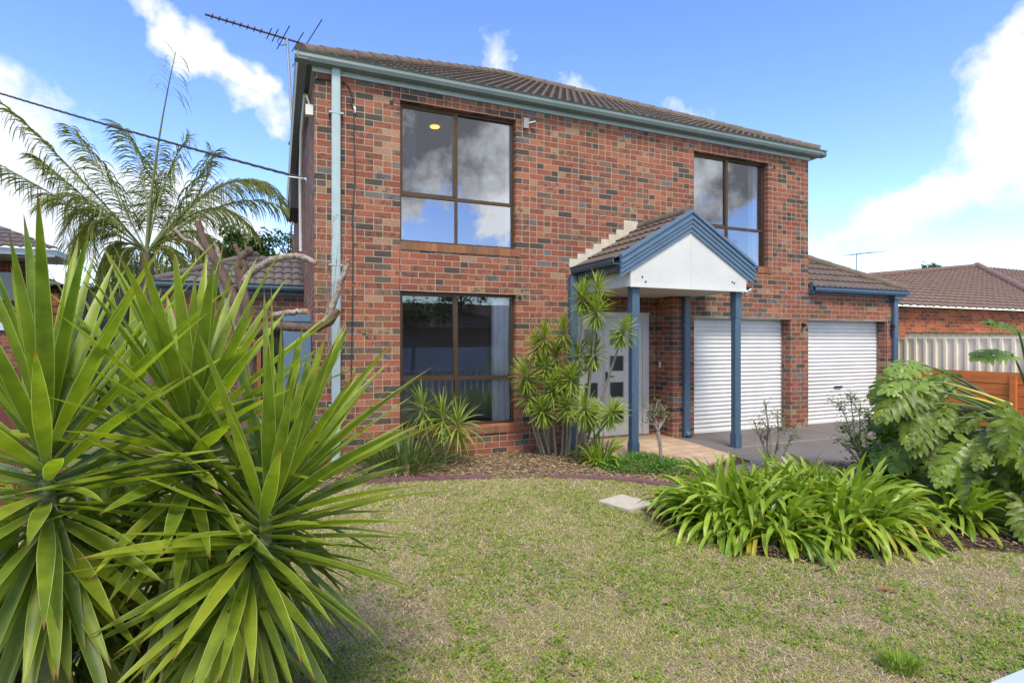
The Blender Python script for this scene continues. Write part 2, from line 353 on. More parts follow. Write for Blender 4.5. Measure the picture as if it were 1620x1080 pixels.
# ---------------------------------------------------------------- setting: grounds
def sheet(name, pts, z, m, thick=0):
    mb = MB(); mb.add([(x, y, z) for x, y in pts], [tuple(range(len(pts)))])
    return obj(name, mb, m, kind='structure')
D = 7.47
sheet('ground', [(-400, -400), (400, -400), (400, 400), (-400, 400)], -.06, 'earth')
sheet('road', [(-60, -14), (60, -14), (60, -7), (-60, -7)], -.045, 'asphalt')
edge = [(-3.5, 6.2), (-1.5, 6.5), (0, 6.55), (.8, 6.53), (1.5, 6.40), (2.08, 6.25), (2.7, 6.0), (3.39, 5.70), (3.79, 5.38), (4.06, 4.98), (4.4, 4.6)]
sheet('lawn', [(-14, -5), (8.7, -5), (8.7, 3.2), (5.6, 4.3), (4.5, 4.7)]+edge[::-1]+[(-14, 6.2)], 0, 'lawn')
sheet('house_bed', edge+[(5.0, 4.9), (4.9, 7.6), (-3.5, 7.6)], .004, 'soilpale')
def blob(pts, n=8):   # closed smooth outline through the points
    out = []; L = len(pts)
    for i in range(L):
        p0, p1, p2, p3 = [V(pts[(i+k-1) % L]) for k in range(4)]
        for j in range(n):
            t = j/n; out.append(tuple(.5*((2*p1)+(p2-p0)*t+(2*p0-5*p1+4*p2-p3)*t*t+(3*p1-p0-3*p2+p3)*t**3)))
    return out
bed2 = blob([(3.15, 4.1), (3.12, 3.75), (3.22, 3.5), (3.22, 3.25), (3.42, 3.08), (3.6, 2.86), (3.85, 2.92), (4.1, 2.75), (4.45, 2.78), (4.7, 2.6), (5.0, 2.58), (5.3, 2.35), (6.4, 1.8), (8.2, 1.6), (8.6, 3.5), (7.4, 4.9), (6.0, 5.3), (4.6, 5.0), (3.4, 4.6)])
sheet('garden_bed', bed2, .009, 'soil')
sheet('garden_soil', [(4.0, 5.0), (4.6, 4.3), (6.6, 4.0), (6.3, 5.8), (4.9, 6.0)], .0015, 'soil')
sheet('driveway', [(5.9, 8.2), (5.9, 5.6), (4.95, 5.35), (6.0, 4.75), (8.2, 3.6), (8.8, .2), (12.25, .2), (12.25, 8.2)], .014, 'asphalt')
for a_, b_ in (((6.3, 6.4, .0142), (12.2, 6.42, .0175)), ((9.05, .3, .0142), (9.07, 7.6, .0172))):
    mb = MB(); mb.box(a_, b_); obj('driveway_joint', mb, 'mortar', kind='structure')
mb = MB(); mb.prism([(4.3, 8.05), (4.3, 5.75), (4.9, 5.55), (5.94, 5.93), (6.06, 6.9), (6.12, 8.05)], -.05, .024); obj('entry_path', mb, 'ptile', kind='structure')
# ---------------------------------------------------------------- the house
H = thing('brick_house', 'two storey red brick house with white roller doors and blue porch', 'house', (.43, D, 0))
def wallholes(mb, x0, x1, z0, z1, holes, y, th, back=True):
    xs = sorted({x0, x1, *[h[0] for h in holes], *[h[1] for h in holes]}); zs = sorted({z0, z1, *[h[2] for h in holes], *[h[3] for h in holes]})
    xs = [x for x in xs if x0 <= x <= x1]; zs = [z for z in zs if z0 <= z <= z1]
    for i in range(len(xs)-1):
        for j in range(len(zs)-1):
            cx, cz = (xs[i]+xs[i+1])/2, (zs[j]+zs[j+1])/2
            if any(h[0] < cx < h[1] and h[2] < cz < h[3] for h in holes): continue
            a, b, c, d = xs[i], xs[i+1], zs[j], zs[j+1]
            mb.add([(a, y, c), (b, y, c), (b, y, d), (a, y, d)], [(0, 1, 2, 3)])
            mb.add([(a, y+th, c), (b, y+th, c), (b, y+th, d), (a, y+th, d)], [(3, 2, 1, 0)])
    for a, b, c, d in holes:
        d_ = min(d, z1); c_ = max(c, z0)
        mb.add([(a, y, c_), (a, y+th, c_), (a, y+th, d_), (a, y, d_)], [(0, 1, 2, 3)])
        mb.add([(b, y, c_), (b, y+th, c_), (b, y+th, d_), (b, y, d_)], [(3, 2, 1, 0)])
        if d < z1: mb.add([(a, y, d), (b, y, d), (b, y+th, d), (a, y+th, d)], [(0, 1, 2, 3)])
        if c > z0: mb.add([(a, y, c), (b, y, c), (b, y+th, c), (a, y+th, c)], [(3, 2, 1, 0)])
W1 = (1.525, 3.235, 2.99, 4.90); W2 = (6.55, 8.265, 2.99, 4.89); WL = (1.525, 3.235, .425, 2.315)
ENT = (4.25, 6.10, -.05, 2.39); G1 = (6.553, 8.84, -.05, 2.05); G2 = (9.295, 11.585, -.05, 2.05)
mb = MB(); wallholes(mb, .43, 9.3, -.05, 5.16, [W1, W2, WL, ENT, G1, (9.295, 9.3, -.05, 2.05)], D, .24); obj('front_wall', mb, 'brick', H)
mb = MB(); wallholes(mb, 9.3, 11.87, -.05, 2.62, [(9.29, 11.585, -.05, 2.05)], D, .24); obj('garage_wall', mb, 'brick', H)
mb = MB()
mb.add([(.43, D, -.05), (.43, 17.3, -.05), (.43, 17.3, 5.16), (.43, D, 5.16)], [(0, 3, 2, 1)])
mb.add([(9.3, D+.24, 2.0), (9.3, 17.3, 2.0), (9.3, 17.3, 5.16), (9.3, D, 5.16), (9.3, D, 2.62)], [(0, 1, 2, 3, 4)])
mb.add([(.43, 17.3, 0), (9.3, 17.3, 0), (9.3, 17.3, 5.16), (.43, 17.3, 5.16)], [(3, 2, 1, 0)])
mb.add([(11.87, D, -.05), (11.87, 14, -.05), (11.87, 14, 2.62), (11.87, D, 2.62)], [(0, 1, 2, 3)])
obj('side_wall', mb, 'brick', H)
# entry recess
mb = MB(); Yd = 7.95
wallholes(mb, 4.25, 6.10, -.05, 2.39, [(4.48, 5.95, -.06, 2.10)], Yd, .1)
mb.add([(4.25, D+.24, -.05), (4.25, Yd, -.05), (4.25, Yd, 2.39), (4.25, D+.24, 2.39)], [(0, 1, 2, 3)])
mb.add([(6.10, D+.24, -.05), (6.10, Yd, -.05), (6.10, Yd, 2.39), (6.10, D+.24, 2.39)], [(3, 2, 1, 0)])
obj('entry_wall', mb, 'brick_d' if False else 'brick', H)
for x_, za, zb in ((1.519, 2.315, 2.87), (1.519, 4.9, 5.1), (6.545, 2.05, 2.39), (6.545, 4.89, 5.1)):
    mb = MB(); mb.box((x_, D-.0035, za), (x_+.007, D, zb)); obj('control_joint', mb, 'dark', H)
for (a, b) in ((G1, .02), (G2, .02)):
    mb = MB(); mb.box((a[0]-.0, D-.004, 2.04), (a[1]+.0, D+.23, 2.05)); obj('lintel', mb, 'galv', H)
# holes in brickwork beside lintels
for x, z in ((1.41, 4.84), (3.30, 2.27), (8.42, 4.83)):
    mb = MB(); mb.box((x-.025, D-.003, z-.03), (x+.025, D+.01, z+.03)); obj('weep_vent', mb, 'dark', H)
def sill(x0, x1, zt, name='sill'):
    mb = MB(); n = round((x1-x0)/.086); w = (x1-x0)/n; piv = V((0, D+.1, zt)); rot = Matrix.Rotation(R(9), 3, 'X')
    for i in range(n):
        j = random.uniform(-.002, .002)
        mb.box((x0+i*w+.005, D-.035+j, zt-.105), (x0+(i+1)*w-.005, D+.1, zt+.0+j*.5), rot, V((0, D+.1, zt)))
    o = obj(name, mb, 'sillbrick', H)
    mb = MB(); mb.box((x0+.004, D-.024, zt-.10), (x1-.004, D+.1, zt-.006), rot, V((0, D+.1, zt))); obj('sill_mortar', mb, 'mortar', o)
sill(1.525, 3.30, 3.0); sill(6.5, 8.33, 3.0); sill(1.5, 3.30, .43)
def window(w, transom, gm, flip=False):
    x0, x1, z0, z1 = w; y = D+.085; xm = (x0+x1)/2-.05 if not flip else (x0+x1)/2-.02
    xm = x0+.48*(x1-x0)
    root = MB(); t = .035
    for a, b in (((x0, y, z0), (x0+t, y+.07, z1)), ((x1-t, y, z0), (x1, y+.07, z1)), ((x0+t, y, z0), (x1-t, y+.07, z0+t)), ((x0+t, y, z1-t), (x1-t, y+.07, z1)),
                 ((x0+t, y+.002, transom-.02), (x1-t, y+.068, transom+.025)), ((xm-.02, y+.004, z0+t), (xm+.02, y+.066, transom-.02)), ((xm-.02, y+.004, transom+.025), (xm+.02, y+.066, z1-t))): root.box(a, b)
    fr = obj('window', root, 'bronze', H)
    mb = MB()   # sliding sash and inner rails
    s0, s1 = (x0+t, xm-.02)
    for a, b in (((s0, y+.012, transom+.025), (s0+.018, y+.03, z1-t)), ((s1-.022, y-.006, transom+.03), (s1+.004, y+.03, z1-t-.004)), ((s0+.018, y+.012, transom+.025), (s1-.022, y+.03, transom+.045)), ((s0+.018, y+.012, z1-t-.02), (s1-.022, y+.03, z1-t))): mb.box(a, b)
    obj('sash', mb, 'bronze', fr)
    for a, b, c, d, dy in ((x0+t, xm-.02, z0+t, transom-.02, 0), (xm+.02, x1-t, z0+t, transom-.02, 0), (x0+t, xm-.02, transom+.025, z1-t, .006), (xm+.02, x1-t, transom+.025, z1-t, 0.02)):
        mb = MB(); mb.add([(a, y+.024+dy, c), (b, y+.024+dy, c), (b, y+.024+dy, d), (a, y+.024+dy, d)], [(0, 1, 2, 3)]); obj('pane', mb, gm, fr)
    return fr
wu = window(W1, 3.65, 'glass'); wr = window(W2, 3.655, 'glass'); wl = window(WL, 1.105, 'glasslow')
def room(x0, x1, z0, z1, y1=11.):
    mb = MB(); y0 = D+.24
    mb.add([(x0, y0, z0), (x1, y0, z0), (x1, y1, z0), (x0, y1, z0), (x0, y0, z1), (x1, y0, z1), (x1, y1, z1), (x0, y1, z1)],
           [(3, 2, 6, 7), (0, 3, 7, 4), (1, 5, 6, 2), (4, 7, 6, 5)])
    o = obj('interior_room', mb, 'plaster', H)
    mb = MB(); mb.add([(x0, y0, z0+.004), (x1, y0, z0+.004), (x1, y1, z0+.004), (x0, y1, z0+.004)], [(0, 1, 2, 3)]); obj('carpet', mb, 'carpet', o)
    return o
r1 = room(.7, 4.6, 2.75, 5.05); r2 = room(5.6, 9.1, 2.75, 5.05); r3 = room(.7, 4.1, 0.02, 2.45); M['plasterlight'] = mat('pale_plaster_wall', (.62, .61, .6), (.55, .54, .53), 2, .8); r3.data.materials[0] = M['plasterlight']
def curtain(x0, x1, z0, z1, m, parent, y=D+.33, amp=.025, per=.07):
    mb = MB(); n = max(8, int((x1-x0)/.008)); vs = []; zs = [z0+(z1-z0)*k/6 for k in range(7)]
    for k, z in enumerate(zs):
        for i in range(n+1):
            x = x0+(x1-x0)*i/n; pinch = 1-.08*math.sin(PI*k/6)
            vs.append(((x-x0)*pinch+x0, y+amp*math.sin(x*2*PI/per+.6*math.sin(z*2+x*7))+.006*math.sin(x*40), z))
    fs = [(k*(n+1)+i, k*(n+1)+i+1, (k+1)*(n+1)+i+1, (k+1)*(n+1)+i) for k in range(6) for i in range(n)]
    mb.add(vs, fs, smooth=True); return obj('curtain', mb, m, parent)
curtain(1.50, 1.82, 2.95, 4.92, 'curtaindark', r1, y=D+.24, per=.1); curtain(3.16, 3.30, 2.95, 4.92, 'curtain', r1, y=D+.22)
curtain(8.05, 8.33, 2.95, 4.92, 'curtain', r2, y=D+.22, per=.11); curtain(6.42, 6.6, 2.9, 4.92, 'curtaindark', r2)
curtain(2.93, 3.27, .44, 2.29, 'curtain', r3, y=D+.205, per=.085); curtain(1.45, 1.56, .12, 2.3, 'curtain', r3)
p = V((2.30, 8.56, 5.045)); mb = MB(); mb.tube([p+V((0, 0, -.012)), p], .075, 20); obj('downlight', mb, 'lamp', r1)
mb = MB()      # wardrobe doors with knobs in the bedroom
mb.box((1.2, 10.7, 2.76), (2.0, 10.95, 4.8)); mb.box((2.01, 10.7, 2.76), (2.8, 10.95, 4.8)); obj('wardrobe', mb, 'white', r1)
# roller doors
def roller(g, handle):
    x0, x1, z0, z1 = g; y = D+.215; mb = MB(); prof = []
    st = .0745; n = int((z1-.02)/st)+1
    rows = []
    for i in range(n):
        z = .02+i*st
        for k in range(7):
            t = k/6; o = .012*math.sin(PI*min(1, t/.82)) if t < .82 else -.006
            rows.append((y-o, min(z+st*t, z1)))
    vs = []; xs = (x0, x1)
    for yy, z in rows: vs += [(x0, yy, z), (x1, yy, z)]
    fs = [(2*i, 2*i+1, 2*i+3, 2*i+2) for i in range(len(rows)-1)]
    mb.add(vs, fs, smooth=True)
    d = obj('roller_door', mb, 'roller', H)
    mb = MB(); mb.box((x0, y-.02, 0.005), (x1, y+.01, .045)); obj('bottom_rail', mb, 'roller', d)
    mb = MB(); mb.box((x0, y-.022, .05), (x0+.02, y-.014, z1)); mb.box((x1-.02, y-.022, .05), (x1, y-.014, z1)); obj('door_guide', mb, 'galv', d)
    if handle:
        mb = MB(); mb.box((10.28, y-.035, .70), (10.50, y-.014, .735)); mb.box((10.33, y-.045, .708), (10.45, y-.036, .727)); obj('handle', mb, 'dark', d)
    # dark backing
    return d
roller(G1, False); roller((9.3, 11.585, -.05, 2.05), True)
# entry door
ed = MB(); ed.box((4.48, Yd-.03, 0.03), (4.56, Yd+.06, 2.10)); ed.box((5.56, Yd-.03, 0.03), (5.62, Yd+.06, 2.03)); ed.box((5.83, Yd-.035, .03), (5.95, Yd+.06, 2.10)); ed.box((4.56, Yd-.03, 2.03), (5.83, Yd+.06, 2.10)); ed.box((4.46, Yd-.045, 2.10), (5.97, Yd+.06, 2.125))
door = obj('entry_door_frame', ed, 'white', H)
mb = MB(); mb.box((5.62, Yd+.0, .03), (5.83, Yd+.03, 2.03)); obj('side_panel', mb, 'white', door)
mb = MB(); mb.box((4.44, Yd-.12, -.02), (5.98, Yd+.02, .03)); obj('door_step', mb, 'sillbrick', door)
for (a, b) in ((4.56, 5.045), (5.053, 5.56)):
    sq = [(a+.123, b-.123, z, z+.245) for z in (.253, .69, 1.135, 1.576)]
    mb = MB(); wallholes(mb, a, b, .035, 2.028, sq, Yd-.005, .04); lf = obj('door_leaf', mb, 'white', door)
    for (c, d, e, f) in sq:
        mb = MB(); mb.add([(c, Yd+.012, e), (d, Yd+.012, e), (d, Yd+.012, f), (c, Yd+.012, f)], [(0, 1, 2, 3)]); obj('glass_square', mb, 'doorglass', lf)
        mb = MB(); t = .012
        for q in (((c-t, Yd-.011, e-t), (c, Yd-.005, f+t)), ((d, Yd-.011, e-t), (d+t, Yd-.005, f+t)), ((c, Yd-.011, e-t), (d, Yd-.005, e)), ((c, Yd-.011, f), (d, Yd-.005, f+t))): mb.box(*q)
        obj('bead', mb, 'galv', lf)
    if a > 5:
        mb = MB(); mb.box((5.085, Yd-.02, .90), (5.12, Yd-.005, 1.12)); mb.tube([(5.10, Yd-.02, 1.04), (5.10, Yd-.06, 1.04), (5.22, Yd-.06, 1.04)], .009); mb.tube([(5.10, Yd-.025, .95), (5.10, Yd-.006, .95)], .014); obj('handle', mb, 'dark', lf)
# gutters, fascias
gp = [(0, -.10), (.10, -.10), (.118, -.06), (.112, -.02), (.13, 0), (.118, .006), (.10, -.012), (.095, -.085), (0, -.085)]
def gutter(p0, p1, out, m, name='gutter', k=1.): 
    mb = MB(); mb.extr([(a*k, b*k) for a, b in gp], p0, p1, out); return obj(name, mb, m, H)
ZT = 5.235; E0 = .055
mb = MB(); mb.box((.405, D-.025, 5.065), (9.33, D, 5.235)); obj('fascia', mb, 'teal', H)
mb = MB(); mb.box((.40, D+.001, 5.10), (.43, 17.3, 5.2)); obj('fascia', mb, 'teal', H)
mb = MB()
mb.box((.33, 7.42, 5.205), (9.40, D-.026, 5.228)); mb.box((.30, D, 5.15), (.398, 17.4, 5.156)); obj('soffit', mb, 'bluedark', H)
G = [(.30, 7.39), (9.42, 7.39), (9.42, 17.4), (.30, 17.4)]
gutter((.19, 7.42, ZT), (9.58, 7.42, ZT), (0, -1, 0), 'tealgut', k=1.08); gutter((.34, 7.29, ZT-.001), (.34, 17.4, ZT-.001), (-1, 0, 0), 'tealgut', k=1.08)
gutter((9.42, 7.27, ZT-.001), (9.42, 17.4, ZT-.001), (1, 0, 0), 'tealgut')
# tiled roofs
def tiles(p0, u, v, L, umin, umax, name, m, parent, g=.32, amp=.02, per=.15, step=.034, du=.025):
    p0, u, v = V(p0), V(u).normalized(), V(v).normalized(); n = u.cross(v)
    if n.z < 0: n = -n
    mb = MB(); K = int(math.ceil(L/g))
    for k in range(K):
        va, vb = k*g, min((k+1)*g, L); a0, a1 = umin(va), umax(va); b0, b1 = umin(vb), umax(vb)
        if a1-a0 < .02: continue
        i0 = int(a0/du)-1; i1 = int(a1/du)+2; row = []
        shift = 0
        cols = [min(max(i*du, a0), a1) for i in range(i0, i1)]
        vs = []
        for x in cols:
            xb = min(max(x, b0), b1)
            w = amp*(abs(math.sin(PI*x/per))**.7*1.6-.5); wb = amp*(abs(math.sin(PI*xb/per))**.7*1.6-.5)
            j = random.uniform(-.0015, .0015)
            vs += [p0+u*x+v*(va-.03)+n*(w-.002), p0+u*x+v*(va-.03)+n*(w+step+j), p0+u*xb+v*vb+n*(wb+.002)]
        fs = []
        for i in range(len(cols)-1):
            if cols[i+1]-cols[i] < 1e-6: continue
            a = 3*i; fs += [(a, a+3, a+4, a+1), (a+1, a+4, a+5, a+2)]
        mb.add(vs, fs, smooth=False)
    return obj(name, mb, m, parent)
def caps(p0, p1, parent, m='tile_cap', r=.10, seg=.36):
    p0, p1 = V(p0), V(p1); d = (p1-p0); n = max(1, int(d.length/seg)); mb = MB()
    for i in range(n):
        a = p0+d*(i/n); b = p0+d*((i+1.08)/n)
        mb.tube([a, b], [r*1.06, r*.94], 10)
    return obj('ridge_cap', mb, m, parent)
def hip(x0, x1, y0, y1, z, pitch, parent, m, mc, planes='FLRB', name='roof'):
    w = (x1-x0)/2; tp = math.tan(pitch); cp = math.cos(pitch); top = w*tp; L = w/cp; A = V(((x0+x1)/2, y0+w, z+top)); B = V(((x0+x1)/2, y1-w, z+top))
    s = cp
    if 'F' in planes: tiles((x0, y0, z), (1, 0, 0), (0, cp, math.sin(pitch)), L, lambda v: v*s, lambda v: 2*w-v*s, name, m, parent)
    if 'L' in planes: tiles((x0, y0, z), (0, 1, 0), (cp, 0, math.sin(pitch)), L, lambda v: v*s, lambda v: (y1-y0)-v*s, name, m, parent)
    if 'R' in planes: tiles((x1, y0, z), (0, 1, 0), (-cp, 0, math.sin(pitch)), L, lambda v: v*s, lambda v: (y1-y0)-v*s, name, m, parent)
    if 'B' in planes: tiles((x0, y1, z), (1, 0, 0), (0, -cp, math.sin(pitch)), L, lambda v: v*s, lambda v: 2*w-v*s, name, m, parent)
    for c in ((x0, y0), (x1, y0)): caps(V((c[0], c[1], z+.02)), A+V((0, 0, .02)), parent, mc)
    for c in ((x0, y1), (x1, y1)): caps(V((c[0], c[1], z+.02)), B+V((0, 0, .02)), parent, mc)
    if (B-A).length > .3: caps(A, B, parent, mc)
    return A
hip(.27, 9.45, 7.36, 17.45, 5.215, R(29.8), H, 'tile', 'tile_cap')
# garage wing roof
gr = tiles((9.3, 7.36, 2.66), (1, 0, 0), (0, math.cos(R(30)), .5), 3.2, lambda v: 0, lambda v: 2.72-v*math.cos(R(30)), 'garage_roof', 'tile', H)
tiles((12.02, 7.36, 2.66), (0, 1, 0), (-math.cos(R(30)), 0, .5), 3.1, lambda v: v*math.cos(R(30)), lambda v: 6.6, 'garage_roof', 'tile', H)
caps((12.02, 7.36, 2.69), (9.35, 10.03, 2.69+2.67*math.tan(R(30))), H)
mb = MB(); mb.box((9.302, D-.025, 2.54), (11.9, D, 2.66)); mb.box((11.87, D, 2.54), (11.9, 14, 2.66)); mb.box((9.302, D-.1, 2.54), (9.34, D-.025, 2.76)); obj('fascia', mb, 'blue', H)
gutter((9.302, 7.42, 2.672), (12.06, 7.42, 2.672), (0, -1, 0), 'blue'); gutter((11.93, 7.30, 2.671), (11.93, 14, 2.671), (1, 0, 0), 'blue')
# downpipes
def pipe(x0, x1, y0, y1, z0, z1, m, straps=()):
    mb = MB(); mb.bevbox((x0, y0, z0), (x1, y1, z1), .012); o = obj('downpipe', mb, m, H)
    for z in straps:
        mb = MB(); mb.box((x0-.035, y0-.003, z), (x1+.035, D-.0005 if y1 <= D else y1, z+.022)); obj('strap', mb, m, o)
    return o
pipe(.635, .745, D-.085, D-.027, .05, 5.16, 'teal', (4.55, 2.6, .8))
pipe(6.29, 6.41, D-.085, D-.004, .03, 2.39, 'blue', (1.9, .5)); mb = MB(); mb.tube([(6.35, D-.04, .18), (6.35, D-.05, .10), (6.35, D-.13, .04)], .045, 10)
obj('pipe_shoe', mb, 'blue', H)
pipe(11.72, 11.84, D-.08, D-.004, .02, 2.56, 'blue', (1.8, .9)); mb = MB(); mb.box((11.66, D-.12, 2.50), (11.90, D-.002, 2.62)); obj('rainhead', mb, 'blue', H)
# porch
PX = 5.45; PY = 6.25; cp, sp_ = math.cos(R(30.5)), math.sin(R(30.5)); tp = math.tan(R(30.5))
for x in (4.5, 6.37):
    mb = MB(); mb.bevbox((x+.004, 6.354, .22), (x+.116, 6.466, 2.0), .014); mb.bevbox((x, 6.35, -.03), (x+.12, 6.47, .235), .003); mb.bevbox((x, 6.35, 1.99), (x+.12, 6.47, 2.39), .003)
    o = obj('porch_post', mb, 'blue', H)
    mb = MB(); mb.box((x+.03, 6.38, -.06), (x+.09, 6.44, -.03)); obj('post_bracket', mb, 'galv', o)
mb = MB(); mb.bevbox((4.10, D-.11, 0), (4.215, D-.004, 2.62), .008); obj('wall_post', mb, 'blue', H)
wx0, wx1 = 4.43, 6.52; hz = lambda x: 3.24-abs(x-(wx0+wx1)/2)*.60
mb = MB(); xm = (wx0+wx1)/2
o2 = [(wx0, 2.385), (xm, 2.385), (xm, 3.26), (wx0, 2.66)]; o3 = [(xm, 2.385), (wx1, 2.385), (wx1, 2.66), (xm, 3.26)]
for o_ in (o2, o3): mb.extr([(0, 0)], (0, 0, 0), (0, 0, 0), (0, 0, 0)) if False else mb.add([(x, y, z) for y in (PY+.045, PY+.085) for x, z in o_], [(0, 1, 2, 3), (7, 6, 5, 4), (0, 4, 5, 1), (1, 5, 6, 2), (2, 6, 7, 3), (3, 7, 4, 0)])
gpn = obj('gable_panel', mb, 'white', H)
mb = MB(); mb.box((xm-.006, PY+.040, 2.39), (xm+.006, PY+.0449, 3.2)); obj('joint_strip', mb, 'white', gpn)
mb = MB(); mb.box((wx0-.01, PY+.036, 2.375), (wx1+.01, PY+.0449, 2.41)); obj('panel_trim', mb, 'white', gpn)
mb = MB()
for x, z in ((4.62, 2.52), (4.675, 2.455), (6.28, 2.50), (6.24, 2.515)): mb.tube([(x, PY+.035, z), (x, PY+.0449, z)], .012, 8)
obj('fixing_hole', mb, 'dark', gpn)
for a_, b_ in ((wx0, wx0+.04), (wx1-.04, wx1)):
    mb = MB(); mb.box((a_, PY+.086, 2.385), (b_, D-.001, 2.60)); obj('side_beam', mb, 'white', H)
mb = MB(); mb.box((wx0+.04, PY+.086, 2.389), (wx1-.04, Yd, 2.40)); obj('porch_ceiling', mb, 'soffit', H)
def barge(sgn):   # stepped bargeboard sloping down from the ridge
    c = V((PX, 0, 0)); prof = [(0, 0), (.028, 0), (.028, -.05), (.05, -.052), (.05, -.075), (.036, -.08), (.036, -.125), (.026, -.13), (.026, -.175), (.014, -.18), (.014, -.225), (0, -.225)]
    apex = V((PX, PY+.04, 3.475)); end = V((PX+sgn*1.20, PY+.04, 3.475-1.20*tp)); 
    mb = MB(); n = len(prof); vs = []
    for p in (apex, end): vs += [p+V((0, -a*1.3, b*1.22)) for a, b in prof]
    fs = [(i, (i+1) % n, n+(i+1) % n, n+i) for i in range(n)]+[tuple(range(n)), tuple(range(n, 2*n))[::-1]]
    mb.add(vs, fs); return obj('bargeboard', mb, 'bluelight', H)
barge(-1); barge(1)
for sgn in (-1, 1):
    mb = MB(); mb.extr([(0, 0), (0, .045), (.09, .045), (.09, 0)], (PX, PY-.02, 3.47), (PX+sgn*1.20, PY-.02, 3.47-1.2*tp), (0, 1, 0)); obj('barge_flashing', mb, 'bluelight', H)
    tiles((PX+sgn*1.22, PY+.05, 3.47-1.22*tp+.01), (0, 1, 0), (-sgn*cp, 0, sp_), 1.22/cp, lambda v: 0, lambda v: 7.465-PY-.05, 'porch_roof', 'tile', H, amp=.014, per=.15, step=.028, g=.30)
    x = PX+sgn*1.20
    mb = MB(); mb.box((min(x, x-sgn*.03), PY+.09, 2.60), (max(x, x-sgn*.03), D-.002, 2.74)); obj('fascia', mb, 'bluedark', H)
    gutter((x, PY+.04, 2.765), (x, D-.002, 2.765), (sgn, 0, 0), 'bluedark', k=.95)
    mb = MB(); mb.box((min(x, wx0+.0 if sgn < 0 else wx1), PY+.09, 2.595), (max(x, wx0 if sgn < 0 else wx1), D-.003, 2.60)); obj('eave_lining', mb, 'bluedark', H)
caps((PX, PY+.06, 3.48), (PX, D-.01, 3.48), H, r=.09)
mb = MB()
for i in range(8):
    x = 4.13+.142*i; zt = 2.905+.086*i-.0; 
    if i == 7: mb.box((x, D-.006, zt-.2), (x+.27, D, zt+.07))
    else: mb.box((x, D-.006, zt-.24), (x+.1425, D, zt))
obj('stepped_flashing', mb, 'render', H)
# small fittings
mb = MB(); p = V((6.60, 6.42, 2.46)); mb.tube([p+V((-.06, 0, .03)), p], .03); mb.tube([p, p+V((.03, -.06, -.07))], [.035, .06], 12); o = obj('floodlight', mb, 'dark', H)
mb = MB(); mb.tube([p+V((.03, -.06, -.07)), p+V((.033, -.068, -.079))], [.066, .066], 14); obj('lamp_rim', mb, 'plastic', o)
mb = MB(); mb.box((3.34, D-.05, 4.78), (3.42, D, 4.93)); mb.tube([(3.42, D-.03, 4.86), (3.52, D-.08, 4.88)], .018); obj('wall_bracket', mb, 'galv', H)
for x in (9.15, 11.72):
    mb = MB(); mb.box((x-.03, D-.04, 1.93), (x+.03, D-.001, 1.98)); mb.tube([(x, D-.04, 1.95), (x-.07, D-.1, 1.93)], [.02, .03]); o = obj('wall_light', mb, 'dark', H)
mb = MB(); mb.box((6.095, 7.78, 1.18), (6.1, 7.83, 1.28)); obj('doorbell', mb, 'plastic', H)
mb = MB(); w_ = [(.45, D-.012, 4.98), (.60, D-.012, 4.99), (.80, D-.014, 4.99), (.86, D-.015, 4.93), (.90, D-.02, 4.82), (.88, D-.02, 4.72), (.83, D-.02, 4.70), (.82, D-.02, 4.74), (.88, D-.02, 4.76), (.92, D-.02, 4.64), (.925, D-.01, 4.2), (.93, D-.01, 3.7), (.90, D-.012, 3.3), (.905, D-.01, 2.9), (.90, D-.012, 2.0), (.885, D-.01, 1.3), (.89, D-.01, .85)]
mb.tube(w_, .0085, 6); obj('wall_cable', mb, 'wire', H)
mb = MB(); mb.box((.91, D-.022, 4.62), (.94, D-.008, 4.70)); obj('cable_clip', mb, 'plastic', H)
def digit(ch, x, z, h):
    cu = bpy.data.curves.new('digit', 'FONT'); cu.body = ch; cu.size = h*1.42; cu.extrude = .006
    o = bpy.data.objects.new('tmp', cu); C.objects.link(o); dg = bpy.context.evaluated_depsgraph_get()
    me = bpy.data.meshes.new_from_object(o.evaluated_get(dg)); bpy.data.objects.remove(o)
    me.transform(Matrix.Translation(V((x, D-.014, z))-V(H.location)) @ Matrix.Rotation(R(90), 4, 'X')); me.materials.clear(); me.materials.append(M['digit'])
    q = bpy.data.objects.new('house_number', me); C.objects.link(q); q.parent = H
M['digit'] = mat('aged_brass', (.30, .25, .14), (.22, .18, .1), 20, .45, metal=.4)
digit('4', 1.02, 1.70, .125); digit('1', 1.115, 1.62, .125)
# side: security sensor, vertical fixtures on left wall, hood
mb = MB(); mb.box((.33, 7.56, 4.55), (.42, 7.66, 4.68)); mb.tube([(.38, 7.6, 4.68), (.34, 7.55, 4.78)], .012); obj('sensor', mb, 'plastic', H)
mb = MB(); mb.tube([(.36, 8.3, 5.1), (.36, 9.6, 5.05), (.36, 10.2, 4.4), (.37, 10.3, 3.2)], .03, 8); obj('side_downpipe', mb, 'plastic', H)
mb = MB(); mb.box((.22, 11.2, 4.15), (.43, 12.6, 4.75)); obj('side_window_hood', mb, 'dark', H)
